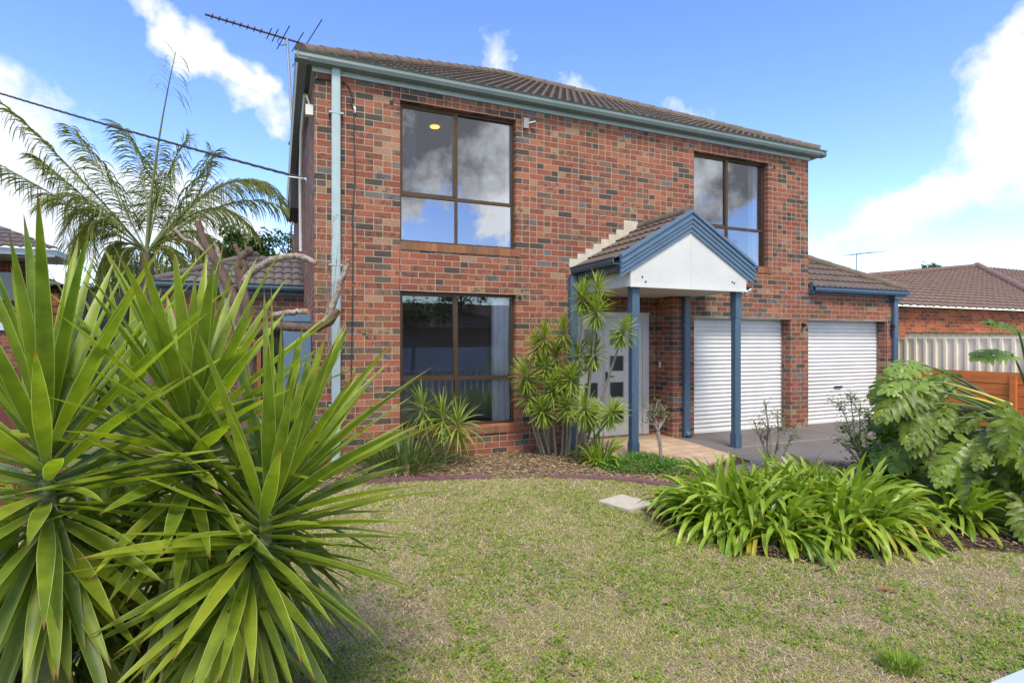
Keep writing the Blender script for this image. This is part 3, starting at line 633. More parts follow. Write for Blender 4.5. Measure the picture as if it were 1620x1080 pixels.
# low wing left of the house
wy = 10.6
p = at(357, 440, 9.5)
WX0 = -1.75
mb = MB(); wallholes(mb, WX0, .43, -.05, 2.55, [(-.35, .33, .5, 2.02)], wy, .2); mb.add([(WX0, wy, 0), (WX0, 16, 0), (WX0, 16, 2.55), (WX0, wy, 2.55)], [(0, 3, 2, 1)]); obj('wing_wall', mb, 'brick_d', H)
mb = MB()
for a, b in (((-.35, wy+.03, .5), (-.27, wy+.1, 2.02)), ((.25, wy+.03, .5), (.33, wy+.1, 2.02)), ((-.27, wy+.03, 1.94), (.25, wy+.1, 2.02)), ((-.27, wy+.03, .5), (.25, wy+.1, .58))): mb.box(a, b)
o = obj('wing_window', mb, 'timber', H); mb = MB(); mb.add([(-.27, wy+.06, .58), (.25, wy+.06, .58), (.25, wy+.06, 1.94), (-.27, wy+.06, 1.94)], [(0, 1, 2, 3)]); obj('pane', mb, 'glasslow', o)
mb = MB(); mb.box((-.5, wy+.2, .02), (.40, wy+1.6, 2.4)); obj('wing_room', mb, 'carpet', H)
mb = MB(); mb.box((WX0-.05, wy-.03, 2.44), (.427, wy, 2.6)); obj('fascia', mb, 'bluedark', H)
gutter((WX0-.15, wy-.06, 2.62), (.425, wy-.06, 2.62), (0, -1, 0), 'bluedark')
c25, s25 = math.cos(R(26)), math.sin(R(26))
tiles((WX0-.1, wy-.1, 2.6), (1, 0, 0), (0, c25, s25), 1.6, lambda v: v*c25, lambda v: .52-WX0, 'wing_roof', 'tile_grey', H)
tiles((WX0-.1, wy-.1, 2.6), (0, 1, 0), (c25, 0, s25), 1.6, lambda v: v*c25, lambda v: 5.4, 'wing_roof', 'tile_grey', H)
caps((WX0-.1, wy-.1, 2.62), (WX0-.1+1.44, wy-.1+1.44, 2.62+1.44*.4877), H, 'tile_grey', .075)
# ---------------------------------------------------------------- blue side panel
mb = MB(); mb.bevbox((.06, 7.93, .05), (.415, 7.97, 2.02), .005)
for z in (.06, .98, 1.90): mb.box((.065, 7.915, z), (.41, 7.929, z+.1))
obj('side_gate', mb, 'bluelight', None, label='pale blue timber gate against the brick side wall of the house', category='gate')
# ---------------------------------------------------------------- antenna
def antenna(loc, top, boomdir, blen, label, els, mast_r=.016):
    T = thing('tv_antenna', label, 'antenna', loc)
    mb = MB(); mb.tube([loc, V(loc)+(V(top)-V(loc))*.5, top], mast_r, 8); obj('mast', mb, 'galv', T)
    bd = V(boomdir).normalized(); sd = bd.cross(V((0, 0, 1))).normalized(); a = V(top)
    mb = MB(); mb.tube([a-bd*blen*.78, a+bd*blen*.22], .02, 6); bm = obj('boom', mb, 'antenna', T)
    for t, l, tilt in els:
        q = a+bd*blen*t; dv = (sd*math.cos(tilt)+V((0, 0, 1))*math.sin(tilt)); mb = MB(); mb.tube([q-dv*l, q+dv*l], .010, 5); obj('element', mb, 'antenna', T)
    return T
base = at(462, 196, 10.6); top = at(454, 62, 10.6)
T = antenna(tuple(base), top, V((.977, .215, 0)), 1.78, 'tv antenna on a tall mast fixed to the left side wall of the house',
    [(.2, 1.05, 0), (.11, .42, 0), (-.04, .5, 0), (-.12, .26, 0), (-.18, .22, 0)]+[(-.26-i*.065, .09, 0) for i in range(8)], .024)
for o in [o for o in T.children if o.name.startswith('boom')]:
    pass
mb = MB(); mb.tube([base+V((0, 0, .05)), base+V((.03, .0, -.18)), V((.2, base.y+.3, base.z-.3)), V((.43, base.y+.4, base.z-.32))], .018, 8); obj('bracket', mb, 'galv', T)
mb = MB(); mb.tube([at(447+8*math.cos(a), 66+6*math.sin(a), 10.6) for a in [i*PI/8 for i in range(15)]], .008, 5); obj('coax_loop', mb, 'wire', T)
fb = at(1355, 432, 19.5)
antenna(tuple(fb-V((0, 0, .9))), at(1355, 402, 19.5), at(1310, 408, 18)-at(1405, 398, 21), 2.1, 'small distant tv antenna sticking up behind the garage roof', [(.2-i*.1, .3+.02*i, .02) for i in range(9)], .018)
# ---------------------------------------------------------------- overhead cable
S = at(0, 137, 12); E_ = V((.40, 9.6, 4.28)); S2 = S+(S-E_)*1.2
T = thing('overhead_cable', 'twisted black power cable running from the left to the side wall of the house', 'cable', tuple(E_))
mid = []
for k in range(3):
    pts = []
    for i in range(121):
        t = i/120; p = S2.lerp(E_, t); p.z += 1.0*(-4*t*(1-t))*.15
        tw = t*150+k*2*PI/3; p += V((.0, math.cos(tw)*.015, math.sin(tw)*.015)); pts.append(p)
    mb = MB(); mb.tube(pts, .011, 6); obj('strand', mb, 'wire', T)
mb = MB(); mb.tube([E_, E_+V((.04, -.05, -.02)), E_+V((.03, -.1, -.06))], .02, 8); mb.tube([E_+V((-.25, .06, .02)), E_], .014, 8); obj('anchor', mb, 'plastic', T)
# ---------------------------------------------------------------- garden: edging, paver
for i, (a, b) in enumerate(((2, 5), (7, 9))):
    pass
def strip(pts, w, z0, z1, name, m, **kw):
    mb = MB(); P = [V((x, y, 0)) for x, y in pts]; L = []; Rr = []
    for i, p in enumerate(P):
        d = (P[min(i+1, len(P)-1)]-P[max(i-1, 0)]).normalized(); n = V((-d.y, d.x, 0)); L.append(p+n*w/2); Rr.append(p-n*w/2)
    n = len(P); vs = [(p.x, p.y, z) for z in (z0, z1) for q in (L, Rr) for p in q]
    fs = []
    for i in range(n-1):
        fs += [(2*n+i, 2*n+i+1, 3*n+i+1, 3*n+i), (i, i+1, 2*n+i+1, 2*n+i), (n+i+1, n+i, 3*n+i, 3*n+i+1)]
    fs += [(0, 2*n, 3*n, n), (n-1, 2*n-1, 4*n-1, 3*n-1)]
    mb.add(vs, fs); return obj(name, mb, m, **kw)
strip([(-2.5, 6.3)]+edge[2:6]+[(2.35, 6.15)], .11, -.02, .035, 'garden_edging', 'mower', label='long purple concrete edging strip below the lower front window', category='edging', group='purple edging strips')
strip([(3.0, 5.9), (3.39, 5.70), (3.6, 5.53)], .10, -.02, .03, 'garden_edging', 'mower', label='short purple edging strip below the dracaena and flax by the door', category='edging', group='purple edging strips')
strip([(3.64, 5.50), (3.79, 5.38), (3.95, 5.16), (4.06, 4.98), (4.2, 4.8)], .10, -.02, .034, 'garden_edging', 'mower', label='purple edging strip meeting the big strappy clump near the blue post', category='edging', group='purple edging strips')
mb = MB(); mb.prism([(2.97, 4.78), (3.08, 4.40), (3.45, 4.47), (3.33, 4.88)], -.02, .03); obj('stepping_paver', mb, 'paver', label='square pale concrete paver lying in the lawn', category='paver')
# ---------------------------------------------------------------- front fence rail at the camera's feet
T = thing('front_fence', 'pale blue grey front fence top at the bottom right corner', 'fence', (3, .67, 0))
mb = MB(); mb.box((1.3, .60, .82), (6.5, .735, .85)); obj('top_rail', mb, 'bluetint', T)
mb = MB()
for i in range(28): mb.box((1.35+i*.18, .65, .05), (1.47+i*.18, .67, .82))
obj('palings', mb, 'bluetint', T)
for x in (1.3, 3.9, 6.4):
    mb = MB(); mb.box((x, .68, -.05), (x+.08, .73, .82)); obj('post', mb, 'bluetint', T)
# ---------------------------------------------------------------- plants
def rosette(mb, c, axis, n, L, W, e0=85, e1=-50, spread=.25, droop=.3, segs=6, fold=.14, prof=None, az0=0, jit=.12, low=None, wave=0.):
    axis = V(axis).normalized(); q = V((0, 0, 1)).rotation_difference(axis)
    for i in range(n):
        t = (i+.5)/n; e = R(e0+(e1-e0)*t**.85+random.uniform(-7, 7)); a = az0+i*2.39996+random.uniform(-.2, .2)
        d = q@V((math.cos(e)*math.cos(a), math.cos(e)*math.sin(a), math.sin(e))); s = q@V((-math.sin(a), math.cos(a), 0))
        p = V(c)-axis*spread*t+d*.01; l = L*(.72+.38*math.sin(PI*min(1, .25+t*.8)))*random.uniform(1-jit, 1+jit)
        if low: l = L*(min(1, .72+t*2.4) if t < .12 else 1-(1-low)*((t-.12)/.88)**.8)*random.uniform(1-jit, 1+jit)
        s = Matrix.Rotation(random.uniform(-.35, .35), 3, d)@s
        mb.ribbon(p, d, s, l, W*random.uniform(.85, 1.12), droop*random.uniform(.4, 1.5), segs, fold, prof, wave=wave)
def yucca(px, py, Z, ax, L, label, n=70, base=None, W=.062, trunk=True, spread=.40, old=26, e0=86):
    c = at(px, py, Z); b = V((c.x-ax[0]*.5+random.uniform(-.05, .05), c.y-ax[1]*.5, 0)) if base is None else V(base)
    T = thing('yucca', label, 'yucca', tuple(b), 'yuccas in the front corner bed')
    axis = V((ax[0], ax[1], 1)).normalized()
    mb = MB(); P = [b, b.lerp(c, .35)+V((-ax[0]*.12, -ax[1]*.12, 0)), b.lerp(c, .7), c-axis*.05, c+axis*.05]; mb.tube(P, [.07, .05, .036, .02, .010], 10); obj('trunk', mb, 'yuccatrunk', T)
    mb = MB(); rosette(mb, c, axis, n, L, W, e0=e0, e1=-66, low=.44, spread=spread, droop=.12, az0=random.random()*6, segs=7, fold=.2); obj('leaf_rosette', mb, 'yucca', T)
    mb = MB()
    for k in range(old):
        t = k/old; q = c.lerp(b, .12+.62*t); a = k*2.4+random.random(); e = R(-38-34*t+random.uniform(-14, 14))
        mb.ribbon(q, (math.cos(e)*math.cos(a), math.cos(e)*math.sin(a), math.sin(e)), (-math.sin(a), math.cos(a), random.uniform(-.3, .3)), L*random.uniform(.6, .95), W*.85, .25, 6, .2)
    if old: obj('hanging_leaves', mb, 'yuccaold', T)
    return T
yucca(74, 692, 1.78, (-.02, .0), .82, 'tallest yucca head with upright leaves at the far left edge', 140, W=.051, old=46, e0=88)
yucca(303, 658, 2.05, (.02, .0), .76, 'yucca head in the middle of the foreground group', 140, old=50, W=.049, e0=88)
yucca(205, 640, 2.55, (.12, .05), .78, 'yucca head behind and between the two tallest front ones', 60, old=24, W=.052)
yucca(432, 780, 2.02, (.32, .0), .80, 'yucca head leaning right over the lawn with yellow green leaves', 170, old=36, W=.045)
yucca(345, 975, 1.95, (.10, .0), .34, 'lowest small yucca head at the bottom of the photo', 50, W=.038, old=10)
yucca(455, 765, 2.5, (.20, .05), .74, 'yucca head behind the leaning one, nearest to the downpipe', 80, old=20, W=.043)
yucca(150, 870, 2.1, (-.1, 0), .44, 'low yucca head buried among hanging leaves at lower left', 50, old=110, W=.040)
yucca(20, 900, 1.85, (-.1, .05), .42, 'low yucca head at the very bottom left corner', 40, old=80, W=.040)
yucca(255, 890, 2.2, (.05, 0), .44, 'shaded low yucca head behind the hanging leaves at bottom centre left', 40, old=110, W=.040)
# ground plants under the yuccas
def strapclump(name, label, cat, cx, cy, n, L, W, rad, m, group=None, emin=20, emax=80, droop=1.6, segs=7, dead=0, fans=1, prof=strapprof, z=0.):
    T = thing(name, label, cat, (cx, cy, 0), group); mb = MB()
    for i in range(n):
        a = random.uniform(0, 2*PI); r = rad*math.sqrt(random.random()); e = R(random.uniform(emin, emax)); a2 = a+random.uniform(-.8, .8) if r > .3*rad else random.uniform(0, 2*PI)
        e = R(emax-(emax-emin)*(r/rad)**1.2*random.uniform(.6, 1.1))
        mb.ribbon((cx+r*math.cos(a), cy+r*math.sin(a), z), (math.cos(e)*math.cos(a2), math.cos(e)*math.sin(a2), math.sin(e)), (-math.sin(a2), math.cos(a2), random.uniform(-.3, .3)), L*random.uniform(.7, 1.15), W*random.uniform(.8, 1.15), droop*random.uniform(.5, 1.5), segs, .16, prof)
    obj('leaves', mb, m, T)
    if dead:
        mb = MB()
        for i in range(dead):
            a = random.uniform(0, 2*PI); r = rad*random.uniform(.2, 1); e = R(random.uniform(-5, 40))
            mb.ribbon((cx+r*math.cos(a), cy+r*math.sin(a), .02), (math.cos(e)*math.cos(a), math.cos(e)*math.sin(a), math.sin(e)), (-math.sin(a), math.cos(a), 0), L*random.uniform(.3, .7), W*.6, 3, 5, .3, prof, curl=random.uniform(-2, 2))
        obj('dead_leaves', mb, 'dead', T)
    return T
strapclump('strappy_plant', 'bright green strappy plant under the yuccas at the bottom left corner', 'strappy plant', -1.3, 2.05, 90, .5, .035, .35, 'agap', dead=20)
# agapanthus
def agap(cx, cy, rx, ry, n, label, L=.52, W=.036):
    T = thing('agapanthus', label, 'agapanthus', (cx, cy, 0), 'agapanthus clumps in the right hand bed'); mb = MB(); md = MB()
    nf = n//9
    for f in range(nf):
        a = random.uniform(0, 2*PI); r = math.sqrt(random.random()); fx, fy = cx+rx*r*math.cos(a), cy+ry*r*math.sin(a)
        lean = V((math.cos(a), math.sin(a), 0))*r*.55; az = random.uniform(0, PI)
        for i in range(9):
            sgn = 1 if i % 2 else -1; e = R(88-11*i+random.uniform(-6, 6)); d = V((math.cos(az)*sgn*math.cos(e), math.sin(az)*sgn*math.cos(e), math.sin(e)))+lean*.8+V((random.uniform(-.12, .12), random.uniform(-.12, .12), 0))
            s = V((-math.sin(az), math.cos(az), random.uniform(-.25, .25)))
            mb.ribbon((fx+random.uniform(-.02, .02), fy, random.uniform(0, .05)), d, s, L*random.uniform(.7, 1.15), W*random.uniform(.8, 1.15), random.uniform(.8, 2.5), 8, .2, strapprof)
    obj('leaves', mb, 'agap', T); my = MB()
    for i in range(n//14):
        a = random.uniform(0, 2*PI); q = math.sqrt(random.random()); e = R(random.uniform(25, 75))
        my.ribbon((cx+rx*q*math.cos(a), cy+ry*q*math.sin(a), .02), (math.cos(a)*math.cos(e), math.sin(a)*math.cos(e), math.sin(e)), (-math.sin(a), math.cos(a), .2), L*random.uniform(.6, 1), W*.85, random.uniform(2, 4.5), 8, .3, strapprof, curl=random.uniform(-1, 1))
    obj('yellow_leaves', my, 'yleaf', T)
    for i in range(34):
        a = random.uniform(0, 2*PI); md.ribbon((cx+rx*1.0*math.cos(a), cy+ry*1.0*math.sin(a), .02), (math.cos(a), math.sin(a), .3), (-math.sin(a), math.cos(a), 0), random.uniform(.12, .3), .018, 3, 5, .3, curl=random.uniform(-3, 3))
    obj('dead_leaves', md, 'dead', T)
agap(3.78, 3.64, .38, .44, 980, 'left half of the large agapanthus clump, nearest to the pale paver', .62, .036)
agap(4.50, 3.36, .38, .44, 980, 'right half of the large agapanthus clump on the dark bed', .62, .036)
agap(5.6, 2.98, .14, .14, 110, 'small flopping agapanthus clump with bare stems below the philodendron', .55)
agap(3.92, 6.25, .12, .1, 80, 'small agapanthus clump at the foot of the dracaena by the door', .42, .032)
# flax / dracaena at lower window
strapclump('strappy_plant', 'dark strappy plant with dead leaves left of the lower window sill', 'strappy plant', 1.45, 6.95, 320, .66, .016, .38, 'strap', dead=220, emin=35, emax=88, droop=.9, prof=yprof)
def drac(heads, b, label, name='dracaena', stem_r=.017, L=.36, W=.022, n=70, cat='dracaena'):
    T = thing(name, label, cat, tuple(b), None)
    for (px, py, Z, bx, by) in heads:
        c = at(px, py, Z); q = V((bx, by, 0)); mb = MB(); m1 = q.lerp(c, .45)+V((random.uniform(-.05, .05), random.uniform(-.04, .04), 0))
        mb.tube([q, m1, c], [stem_r*1.3, stem_r, stem_r*.8], 8); obj('stem', mb, 'stem', T)
        ax = (c-m1).normalized(); mb = MB(); rosette(mb, c, ax, n, L*random.uniform(.85, 1.1), W, 85, -65, .16, .9, 5, .1, None, random.random()*6); obj('leaf_head', mb, 'drac', T)
    return T
drac([(700, 655, 7.3, 2.05, 7.1), (668, 640, 7.4, 1.95, 7.15), (725, 668, 7.25, 2.2, 7.1)], (2.05, 7.1, 0), 'short spiky dracaena in front of the lower front window', L=.38)
b1 = (3.68, 6.9)
hd = [(848, 545, 7.8, 3.6, 7.2), (885, 600, 7.6, 3.75, 7.0), (858, 645, 7.6, 3.6, 7.1), (893, 520, 7.7, 3.8, 7.0), (862, 530, 7.75, 3.62, 7.15), (862, 575, 7.7, 3.60, 7.12), (830, 590, 7.7, 3.52, 7.1), (835, 620, 7.75, 3.5, 7.15), (872, 612, 7.6, 3.68, 7.05), (915, 560, 7.6, 3.8, 6.95), (905, 595, 7.5, 3.8, 6.9), (898, 640, 7.5, 3.8, 6.9), (925, 642, 7.1, 3.85, 6.5),
      (922, 465, 7.4, 3.9, 6.85), (945, 455, 7.5, 3.95, 6.85), (945, 487, 7.3, 3.95, 6.8), (988, 520, 7.2, 3.95, 6.8), (940, 555, 7.5, 3.9, 6.9), (970, 650, 7.1, 3.9, 6.75), (938, 655, 7.4, 3.9, 6.9), (880, 560, 7.8, 3.7, 7.2)]
drac(hd, (3.75, 6.95, 0), 'tall many-stemmed dracaena between the lower window and the front door', L=.265, W=.022, n=105)
# ground cover
def coverpatch(name, label, cx, cy, rx, ry, n, h, m='cover', lw=.022):
    mb = MB()
    for i in range(n):
        a = random.uniform(0, 2*PI); r = math.sqrt(random.random()); z = h*(1-r*r)*random.uniform(.3, 1.)+.01+random.uniform(0, .03)
        b = random.uniform(0, 2*PI); e = random.uniform(0, .9)
        mb.leaf(V((cx+rx*r*math.cos(a), cy+ry*r*math.sin(a), z)), V((math.cos(b)*math.cos(e), math.sin(b)*math.cos(e), math.sin(e))), V((-math.sin(b), math.cos(b), 0)), lw*random.uniform(.8, 1.5), lw)
    return obj(name, mb, m, kind='stuff', label=label, category='ground cover')
coverpatch('ground_cover', 'bright green ground cover around the foot of the left porch post', 4.3, 5.95, .55, .38, 3600, .17)
coverpatch('ground_cover', 'low green ground cover at the path edge by the standard rose', 4.55, 5.6, .35, .3, 1500, .16)
mb = MB()
c_ = (2.86, 1.78)
for i in range(420):
    a = random.uniform(0, 2*PI); r = .085*math.sqrt(random.random()); e = R(random.uniform(35, 85))
    mb.ribbon((c_[0]+r*math.cos(a), c_[1]+r*math.sin(a), 0), (math.cos(e)*math.cos(a), math.cos(e)*math.sin(a), math.sin(e)), (-math.sin(a), math.cos(a), 0), random.uniform(.04, .09), .004, 3, 3, .1)
obj('grass_tuft', mb, 'clover', label='bright green feathery tuft standing in the lawn at the bottom right', category='grass tuft')
# philodendron
def lobed(mb, p, d, side, L, droop=.8, lobes=8, wmul=.46):
    p = V(p); d = V(d).normalized(); side = V(side).normalized(); st = L/lobes; mid = []
    for i in range(lobes+1):
        t = i/lobes; sd = (side-d*side.dot(d)).normalized(); nr = sd.cross(d)
        if nr.z < 0: nr = -nr
        ll = L*wmul*(math.sin(PI*min(1, .22+t*.72))**.8)*random.uniform(.85, 1.1)
        for s_ in (-1, 1):
            fw = d*(.15+.75*t)+sd*s_*(1-.45*t)-nr*random.uniform(.05, .25)
            if t < .1: fw = -d*.35+sd*s_
            mb.ribbon(p, fw, d-nr*.1, ll, st*1.25, 1.5, 5, -.05 if random.random() < .5 else .12, lobeprof, wave=.22)
        if i == lobes: mb.ribbon(p, d, sd, L*.2, st*1.4, 1., 4, .1, lobeprof)
        mid.append(p.copy()); d = (d+V((0, 0, -droop*st*1.2))).normalized(); p = p+d*st
def lobeprof(t): return (1. if t < .5 else 1-((t-.5)/.5)**1.5*.95)*(.9+.14*math.sin(t*11))
T = thing('philodendron', 'large philodendron with glossy lobed leaves at the right edge of the photo', 'philodendron', (7.0, 2.6, 0))
root = at(1640, 690, 5.9)
mb = MB(); mb.tube([(7.2, 2.55, 0), (7.05, 2.6, .35), (root.x, root.y, root.z)], [.09, .08, .06], 10); obj('trunk', mb, 'bark', T)
lv = [(1455, 575, 5.2, -1, .25), (1500, 640, 5.1, -.8, -.5), (1440, 640, 5.5, -1, -.2), (1530, 700, 5.0, -.7, -.6), (1420, 700, 5.6, -.9, -.3), (1470, 735, 5.4, -.6, -.7), (1590, 640, 4.9, .2, -.7), (1610, 520, 5.0, -.7, .4), (1600, 560, 5.2, -.6, .2), (1560, 740, 4.9, -.3, -.9), (1605, 720, 4.7, .2, -.9), (1500, 590, 5.3, -.5, -.4), (1410, 600, 5.6, -.8, -.6), (1520, 770, 5.3, -.4, -.8), (1450, 770, 5.7, -.5, -.6), (1620, 800, 4.8, 0, -1), (1580, 790, 5.2, -.4, -.8), (1415, 650, 5.9, -.6, -.7), (1480, 690, 5.2, -.5, -.8), (1430, 590, 5.7, -.6, .1), (1470, 610, 5.0, -.9, -.5), (1545, 655, 5.3, -.8, -.2), (1575, 690, 4.8, -.6, -.6)]
lv += [(x+random.uniform(-30, 40), y+random.uniform(-25, 35), Z+random.uniform(-.3, .3), dx+random.uniform(-.3, .3), dy-random.uniform(0, .4)) for x, y, Z, dx, dy in lv if y > 570]+[(x+random.uniform(-20, 60), y+random.uniform(0, 50), Z+random.uniform(-.2, .4), dx+random.uniform(-.3, .3), dy-random.uniform(0, .4)) for x, y, Z, dx, dy in lv if y > 590]
for (x, y, Z, dx, dy) in lv:
    c = at(x, y, Z); rr = V((CS, -SN, 0)); d = rr*dx+V((0, 0, 1))*dy*.8+V((-SN, -CS, 0))*random.uniform(.1, .6)
    mb = MB(); s_ = rr*(-dy)+V((0, 0, 1))*dx*.6+V((random.uniform(-.5, .5), random.uniform(-.5, .5), 0)) ; lobed(mb, c, d, d.cross(V((-SN*.5, -CS*.5, 1)).normalized()), random.uniform(.30, .46), 1.1)
    lf = obj('lobed_leaf', mb, 'philoy' if random.random() < .15 else 'philo', T)
    m_ = root.lerp(c, .5)+V((0, 0, .18+random.uniform(-.1, .12))); pts = []
    for i in range(9):
        t = i/8; pts.append((1-t)**2*root+2*t*(1-t)*m_+t*t*c)
    mb = MB(); mb.tube(pts, [.017-.009*i/8 for i in range(9)], 6); obj('petiole', mb, 'petiole', lf)
mb = MB()
for (x0, y0, x1, y1) in ((1600, 640, 1495, 605), (1605, 650, 1510, 622), (1600, 690, 1618, 660)):
    mb.tube([at(x0, y0, 5.0), at((x0+x1)/2, (y0+y1)/2-2, 4.98), at(x1, y1, 5.0)], [.016, .013, .004], 8)
obj('yellow_sheath', mb, 'yellowstalk', T)
mb = MB()
for (x, y, Z) in ((1560, 520, 5.6), (1385, 690, 6.0), (1500, 800, 4.9), (1400, 745, 5.8)):
    pass
# shrub mass in the bed beneath the philodendron
def bush(name, label, cat, c, rx, ry, rz, n, lw, m, stems=6, group=None, stemm='rosetwig', clumps=14):
    T = thing(name, label, cat, (c[0], c[1], 0), group); mb = MB(); ms = MB(); c = V(c)
    cl = []
    for i in range(clumps):
        a = random.uniform(0, 2*PI); e = math.asin(random.uniform(-.6, 1)); r = random.uniform(.35, 1)
        cl.append((c+V((rx*r*math.cos(a)*math.cos(e), ry*r*math.sin(a)*math.cos(e), rz*r*math.sin(e))), random.uniform(.25, .5)))
    for i in range(n):
        q, s = random.choice(cl); g = V((random.gauss(0, 1)*rx, random.gauss(0, 1)*ry, random.gauss(0, 1)*rz))*s*.55; p = q+g
        if p.z < .02: p.z = random.uniform(.02, .2)
        b = random.uniform(0, 2*PI); e = random.uniform(-.6, .9)
        mb.leaf(p, V((math.cos(b)*math.cos(e), math.sin(b)*math.cos(e), math.sin(e))), V((-math.sin(b), math.cos(b), random.uniform(-.4, .4))), lw*random.uniform(.8, 1.9), lw)
    obj('foliage', mb, m, T)
    for q, s in cl[:stems]:
        b = V((c.x+random.uniform(-.1, .1), c.y+random.uniform(-.1, .1), 0)); ms.tube([b, b.lerp(q, .5)+V((random.uniform(-.08, .08), 0, .05)), q], [.02, .013, .005], 6)
    obj('stems', ms, stemm, T); return T
bush('shrub', 'leafy green shrub filling the bed behind the large agapanthus', 'shrub', (6.15, 3.75, .35), .75, .55, .32, 2600, .05, 'philo', 10, clumps=26)
bush('shrub', 'dark leafy shrub below the philodendron at the right edge', 'shrub', (6.9, 2.7, .3), .6, .5, .3, 1500, .05, 'tree1', 8, clumps=18)
# roses
def twiggy(name, label, b, tops, m='rose', leaves=60, r0=.014, lw=.022, cat='rose bush', trunk=None, group='pruned rose bushes'):
    T = thing(name, label, cat, tuple(b), group); mb = MB(); ml = MB(); b = V(b); start = b
    if trunk: mb.tube([b, b.lerp(V(trunk), .5)+V((.01, 0, 0)), V(trunk)], [.024, .02, .026], 8); start = V(trunk)
    ends = []
    for t in tops:
        t = V(t); k = start.lerp(t, .45)+V((random.uniform(-.06, .06), random.uniform(-.06, .06), random.uniform(-.04, .04)))
        mb.tube([start, k, t], [r0, r0*.75, r0*.4], 6)
        for j in range(4):
            q = k.lerp(t, random.random()); e = q+V((random.uniform(-.12, .12), random.uniform(-.12, .12), random.uniform(.02, .14))); mb.tube([q, e], [r0*.5, r0*.2], 5); ends.append(e)
        ends.append(t)
    obj('branches', mb, 'rosetwig', T)
    for i in range(leaves):
        q = random.choice(ends)+V((random.gauss(0, .03), random.gauss(0, .03), random.gauss(0, .035))); a = random.uniform(0, 2*PI); e = random.uniform(-.5, .6)
        ml.leaf(q, V((math.cos(a)*math.cos(e), math.sin(a)*math.cos(e), math.sin(e))), V((-math.sin(a), math.cos(a), .3)), lw*1.6, lw)
    obj('foliage', ml, m, T)
twiggy('rose_bush', 'small standard rose on a single stem beside the left porch post', (4.50, 5.72, 0), [at(1040+dx, 660+dy, 7.15+random.uniform(-.1, .1)) for dx, dy in ((-15, -10), (-8, -22), (2, -12), (12, -14), (18, -4), (-18, 8), (8, 2), (0, -25))], leaves=260, trunk=at(1041, 682, 7.05), r0=.012, lw=.022)
b_ = at(1222, 742, 7.0)
twiggy('rose_bush', 'pruned rose with bare canes in front of the left roller door', (b_.x, b_.y, 0), [at(x, y, 7.0) for x, y in ((1210, 635), (1192, 665), (1230, 650), (1240, 660), (1252, 690), (1215, 660))], leaves=420, r0=.017, lw=.022)
b_ = at(1370, 745, 6.9)
twiggy('rose_bush', 'leafy rose bush in front of the right roller door', (b_.x, b_.y, 0), [at(x, y, 6.9) for x, y in ((1345, 625), (1330, 640), (1360, 650), (1375, 660), (1335, 670), (1355, 690), (1385, 640), (1325, 695), (1395, 690))], leaves=1100, r0=.014, lw=.028)
# yellow-leaved climbing twig by the downpipe
twiggy('climbing_plant', 'thin twigs with small yellow leaves beside the pale downpipe', at(520, 610, 6.8), [at(x, y, 6.8) for x, y in ((505, 375), (527, 350), (535, 385), (512, 400), (545, 372), (525, 425))], m='yleaf', leaves=85, r0=.006, lw=.022, cat='climber', group=None)
# pruned tree
T = thing('pruned_tree', 'heavily pruned bare tree with orange cut branch ends before the house corner', 'tree', tuple(V((at(400, 760, 6.2).x, at(400, 760, 6.2).y, 0))))
Z = 6.2
def limb(pts, rad, par, cut=True, m='bark', dz=None):
    dz = dz or [0]*len(pts); P = [at(x, y, Z+dz[i]) for i, (x, y) in enumerate(pts)]
    # smooth it
    Q = []; Rr = []
    for i in range(len(P)-1):
        p0, p1, p2, p3 = P[max(i-1, 0)], P[i], P[i+1], P[min(i+2, len(P)-1)]
        for j in range(4):
            t = j/4; Q.append(.5*((2*p1)+(p2-p0)*t+(2*p0-5*p1+4*p2-p3)*t*t+(3*p1-p0-3*p2+p3)*t**3)+V((random.gauss(0, .004), random.gauss(0, .004), random.gauss(0, .004)))); Rr.append((rad[i]*(1-t)+rad[i+1]*t)*random.uniform(.93, 1.08))
    Q.append(P[-1]); Rr.append(rad[-1])
    mb = MB(); Rr = [x*1.22 for x in Rr]; rad = [x*1.22 for x in rad]; mb.tube(Q, Rr, 10); o = obj('limb', mb, m, par)
    if cut:
        d = (Q[-1]-Q[-2]).normalized(); mb = MB(); mb.tube([Q[-1]-d*.002, Q[-1]+d*.006], [rad[-1]*.93, rad[-1]*.9], 12); obj('cut_end', mb, 'cut', o)
g0 = at(400, 900, Z); 
limb([(392, 800), (388, 690), (390, 600), (394, 560)], [.10, .09, .075, .07], T, False)
limb([(394, 570), (380, 500), (362, 455), (340, 410), (322, 380), (313, 350)], [.062, .055, .045, .04, .035, .028], T)
limb([(335, 405), (310, 385), (292, 378), (276, 363)], [.018, .016, .014, .017], T, m='bark2')
limb([(390, 560), (370, 505), (352, 455), (345, 400), (340, 385)], [.04, .036, .03, .022, .012], T, False, 'bark2', [.1, .15, .15, .2, .2])
limb([(396, 520), (385, 460), (378, 425), (385, 405), (396, 398), (391, 395)], [.05, .042, .036, .036, .034, .03], T)
limb([(384, 458), (384, 440), (388, 420), (375, 395), (372, 388)], [.036, .034, .03, .022, .02], T)
limb([(386, 445), (402, 428), (430, 412), (470, 405), (500, 416)], [.036, .034, .030, .030, .026], T, True, 'bark2')
limb([(466, 406), (465, 385), (461, 370), (462, 350)], [.018, .014, .010, .006], T, False)
limb([(400, 530), (430, 515), (465, 517), (500, 518), (520, 508), (530, 495), (534, 495)], [.05, .045, .042, .042, .040, .036, .034], T, True, 'bark')
limb([(515, 510), (525, 488), (536, 455), (545, 430), (552, 410)], [.034, .032, .028, .024, .018], T, False, 'bark2')
limb([(430, 500), (450, 495), (470, 493), (486, 492)], [.028, .026, .026, .026], T, True, 'bark2')
